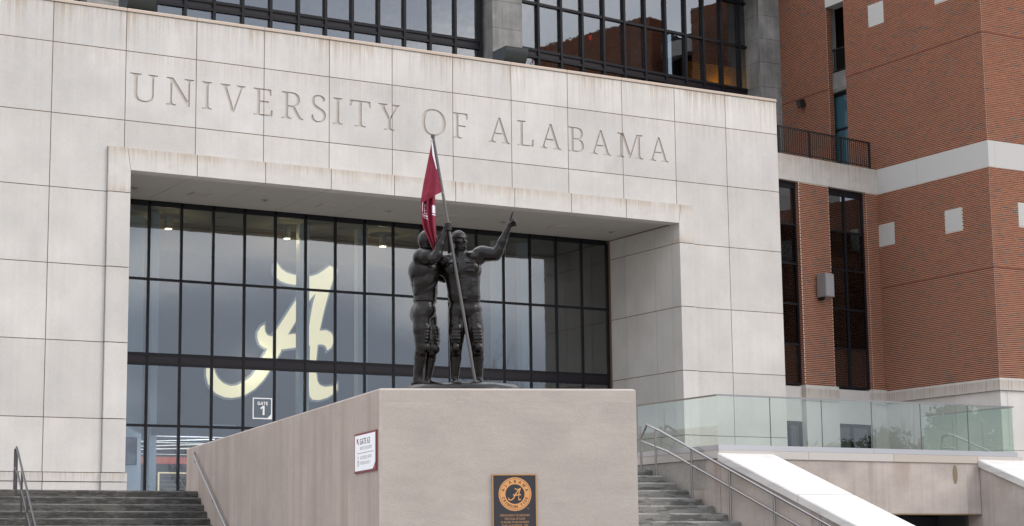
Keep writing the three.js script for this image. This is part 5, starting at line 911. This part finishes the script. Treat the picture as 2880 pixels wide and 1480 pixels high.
{ // flagpole and flag
  const p = thing('flagpole', 'thin grey metal flagpole leaning in front of the statues', 'flagpole'); p.position.set(...SPOS); p.rotation.y = SY; p.scale.setScalar(SS);
  const pm = std(lin(0.1, 0.093, 0.09), 0.4, { metalness: 0.5 }), A = [0.243, 0.0, 0.36], B = [-0.44, 4.22, 0.36];
  part('pole', rod(A, B, 0.0265, 14, 0.024), pm, p);
  const cap = new THREE.CylinderGeometry(0.036, 0.034, 0.055, 14); cap.translate(-0.445, 4.235, 0.36); part('cap', cap, std(lin(0.1, 0.09, 0.085), 0.5, { metalness: 0.6 }), p);
  part('clip', merged([new THREE.TorusGeometry(0.02, 0.005, 6, 12).translate(-0.462, 4.15, 0.385).toNonIndexed(), new THREE.TorusGeometry(0.018, 0.005, 6, 12).translate(-0.292, 3.25, 0.385).toNonIndexed()]), steel, p);
  const fl = thing('flag', 'crimson flag with white lettering hanging folded from the flagpole', 'flag'); fl.position.set(...SPOS); fl.rotation.y = SY; fl.scale.setScalar(SS);
  const cr = std(lin(0.2, 0.012, 0.035), 0.8, { side: THREE.DoubleSide }), nf = makeNoise(91, 64);
  const sheet = (rows, N, depth) => {                     // rows: [y, xLeft, xRight, dyRight]; depth(u, v) gives z
    const R = 60, pos = [], uv = [], ind = []; const at = (v) => { const q = v * (rows.length - 1), i = Math.min(rows.length - 2, Math.floor(q)), t = q - i; return rows[i].map((a, k) => a + (rows[i + 1][k] - a) * t); };
    for (let j = 0; j <= R; j++) { const v = j / R, [y, xl, xr, dy] = at(v); for (let i = 0; i <= N; i++) { const u = i / N; pos.push(xl + (xr - xl) * u, y + dy * u, depth(u, v)); uv.push(u, 1 - v); } }
    for (let j = 0; j < R; j++) for (let i = 0; i < N; i++) { const a = j * (N + 1) + i; ind.push(a, a + N + 1, a + 1, a + 1, a + N + 1, a + N + 2); }
    const g = new THREE.BufferGeometry(); g.setAttribute('position', new THREE.Float32BufferAttribute(pos, 3)); g.setAttribute('uv', new THREE.Float32BufferAttribute(uv, 2)); g.setIndex(ind); g.computeVertexNormals(); return g;
  };
  const upper = sheet([[4.115, -0.472, -0.455, 0], [3.95, -0.5, -0.42, 0], [3.8, -0.533, -0.395, 0.0], [3.6, -0.57, -0.365, 0.02], [3.42, -0.607, -0.34, 0.06], [3.25, -0.635, -0.312, 0.13], [3.07, -0.66, -0.295, 0.2]], 28, (u, v) => 0.375 + 0.05 * v * Math.sin(u * 7 + v * 2.5) * (1 - u) + 0.03 * v * Math.sin(u * 13 + v * 5) * (1 - u * 0.8) + 0.02 * v * nf(u * 6, v * 9));
  part('cloth', upper, cr, fl);
  const lt = canvasTex(512, 1024, (c, w, h) => {
    c.fillStyle = '#7d1730'; c.fillRect(0, 0, w, h); c.fillStyle = '#e6dfe6';
    c.fillRect(w * 0.76, h * 0.15, w * 0.22, h * 0.125); c.fillRect(w * 0.76, h * 0.29, w * 0.22, h * 0.022);
    c.save(); c.translate(w * 0.1, h * 0.09); c.transform(1, 0.35, 0, 1, 0, 0); c.fillRect(0, 0, 22, 150); c.fillRect(0, 0, 130, 16); c.fillRect(60, 30, 24, 120); c.fillRect(60, 80, 70, 18); c.fillRect(60, 140, 90, 20); c.fillRect(0, 180, 170, 30); c.fillRect(0, 228, 175, 12); c.restore();
  });
  const lower = sheet([[3.22, -0.64, -0.412, 0.06], [3.0, -0.657, -0.408, 0.02], [2.85, -0.652, -0.403, 0], [2.66, -0.62, -0.4, 0], [2.5, -0.55, -0.398, -0.02], [2.36, -0.49, -0.396, -0.03], [2.22, -0.44, -0.428, 0]], 44, (u, v) => { const n = 0.32 + 0.06 * Math.sin(u * 16 + 1.2 * Math.sin(v * 4)) * (1 - 0.4 * v) + 0.05 * v; return n + 0.012 * nf(u * 9 + 20, v * 12); });
  part('cloth', lower, std(lin(1, 1, 1), 0.8, { map: lt, side: THREE.DoubleSide }), fl);
  const sl = sheet([[4.118, -0.47, -0.448, 0], [3.9, -0.452, -0.417, 0], [3.66, -0.39, -0.377, 0]], 4, () => 0.3905); part('white_heading', sl, std(lin(0.72, 0.7, 0.74), 0.8, { side: THREE.DoubleSide }), fl);
}

// ---------------------------------------------------------------- trees across the street, seen mirrored in the glass
const barkM = std(lin(0.09, 0.075, 0.06), 0.95), twigM = std(lin(0.12, 0.1, 0.085), 0.95);
function bareTree(x, z, H, seed, label) {
  const t = thing('bare_tree', label, 'tree', 'trees mirrored in the glass'), r = rng(seed), trunk = [], crown = []; t.position.set(x, 0, z);
  const grow = (a, d, len, rad, lvl) => {
    const b = a.clone().addScaledVector(d, len); (lvl < 2 ? trunk : crown).push(rod(a.toArray(), b.toArray(), rad, lvl < 2 ? 8 : 4, rad * 0.68));
    if (lvl >= 6) return; const n = lvl === 0 ? 5 : lvl > 3 ? 2 + (r() < 0.7 ? 1 : 0) : 3;
    for (let i = 0; i < n; i++) { const s = a.clone().lerp(b, lvl === 0 ? 0.55 + 0.45 * r() : 0.5 + 0.5 * r()); if (i === 0) s.copy(b); const e = d.clone().add(new THREE.Vector3(r() - 0.5, r() * 0.55 - 0.12, r() - 0.5).multiplyScalar(lvl === 0 ? 1.7 : 1.35)).normalize(); grow(s, e, len * (lvl === 0 ? 0.5 : 0.74) * (0.8 + 0.35 * r()), rad * (i ? 0.42 : 0.62), lvl + 1); }
  };
  grow(new THREE.Vector3(0, 0, 0), new THREE.Vector3(0.02, 1, 0.02).normalize(), H * 0.36, H * 0.02, 0);
  part('trunk', merged(trunk), barkM, t); part('crown', merged(crown), twigM, t);
}
function evergreen(x, z, H, W, seed, label, col) {
  const t = thing('evergreen_tree', label, 'tree', 'trees mirrored in the glass'), r = rng(seed), pos = []; t.position.set(x, 0, z);
  part('trunk', merged([rod([0, 0, 0], [0.1, H * 0.5, 0], 0.28, 8, 0.16), rod([0.05, H * 0.3, 0], [W * 0.3, H * 0.6, 0.3], 0.12, 6, 0.06), rod([0.05, H * 0.35, 0], [-W * 0.3, H * 0.65, -0.4], 0.12, 6, 0.06)]), barkM, t);
  const clumps = []; for (let i = 0; i < 46; i++) { const a = r() * 6.283, h = 0.22 + 0.78 * r(), q = Math.sqrt(r()) * W * 0.5 * Math.sin(Math.PI * Math.min(1, 0.18 + h * 0.8)); clumps.push([Math.cos(a) * q, h * H * 0.92, Math.sin(a) * q, 0.5 + r() * W * 0.13]); }
  const v = new THREE.Vector3(), n = new THREE.Vector3(), a = new THREE.Vector3(), b = new THREE.Vector3();
  for (const [cx, cy, cz, R] of clumps) for (let i = 0; i < 150; i++) {
    n.set(r() - 0.5, r() - 0.5, r() - 0.5).normalize(); v.set(cx, cy, cz).addScaledVector(n, R * (0.45 + 0.6 * r())); a.set(r() - 0.5, r() - 0.5, r() - 0.5).normalize(); b.crossVectors(n, a).normalize(); const s = 0.1 + 0.13 * r();
    pos.push(v.x + a.x * s, v.y + a.y * s, v.z + a.z * s, v.x - a.x * s + b.x * s * 0.5, v.y - a.y * s + b.y * s * 0.5, v.z - a.z * s + b.z * s * 0.5, v.x - b.x * s * 0.7, v.y - b.y * s * 0.7, v.z - b.z * s * 0.7);
  }
  const g = new THREE.BufferGeometry(); g.setAttribute('position', new THREE.Float32BufferAttribute(pos, 3)); g.computeVertexNormals(); part('crown', g, std(lin(...col), 0.9, { side: THREE.DoubleSide }), t);
}
bareTree(58, 70, 21, 301, 'tall bare tree mirrored in the lobby glass right of the statues');
bareTree(41.2, 62, 9, 302, 'bare branching tree mirrored in the middle of the glass railing');
bareTree(36.4, 76, 13, 303, 'low bare tree mirrored faintly in the glass near the gate number');
[[33.4, 62, 5.2, 4], [36, 62, 6.2, 4.4], [38.4, 63, 7, 4.6], [44.6, 62, 9, 5.2], [48, 63, 9.8, 5.6], [41.4, 66, 5.6, 6], [52.5, 64, 9.5, 6], [40, 65, 6.4, 5], [43, 65, 7.6, 5.4], [46.4, 65, 8.6, 5.4]].forEach(([x, z, H, W], i) => evergreen(x, z, H, W, 400 + i, ['small shrubby evergreen mirrored low in the first railing panel', 'low dark evergreen mirrored beside the doors behind the glass railing', 'rounded evergreen mirrored in front of the double door behind the railing', 'broad evergreen mirrored in the fifth railing panel', 'tallest evergreen mirrored near the right railing corner', 'low hedge like evergreen mirrored under the bare tree in the railing', 'evergreen mirrored at the far right railing end', 'low evergreen mirrored right of the double door in the railing', 'middle sized evergreen mirrored behind the bare tree in the railing', 'evergreen mirrored above the far handrail in the railing'][i], i % 2 ? [0.055, 0.075, 0.03] : [0.045, 0.062, 0.028]));
renderer.render(scene, camera);
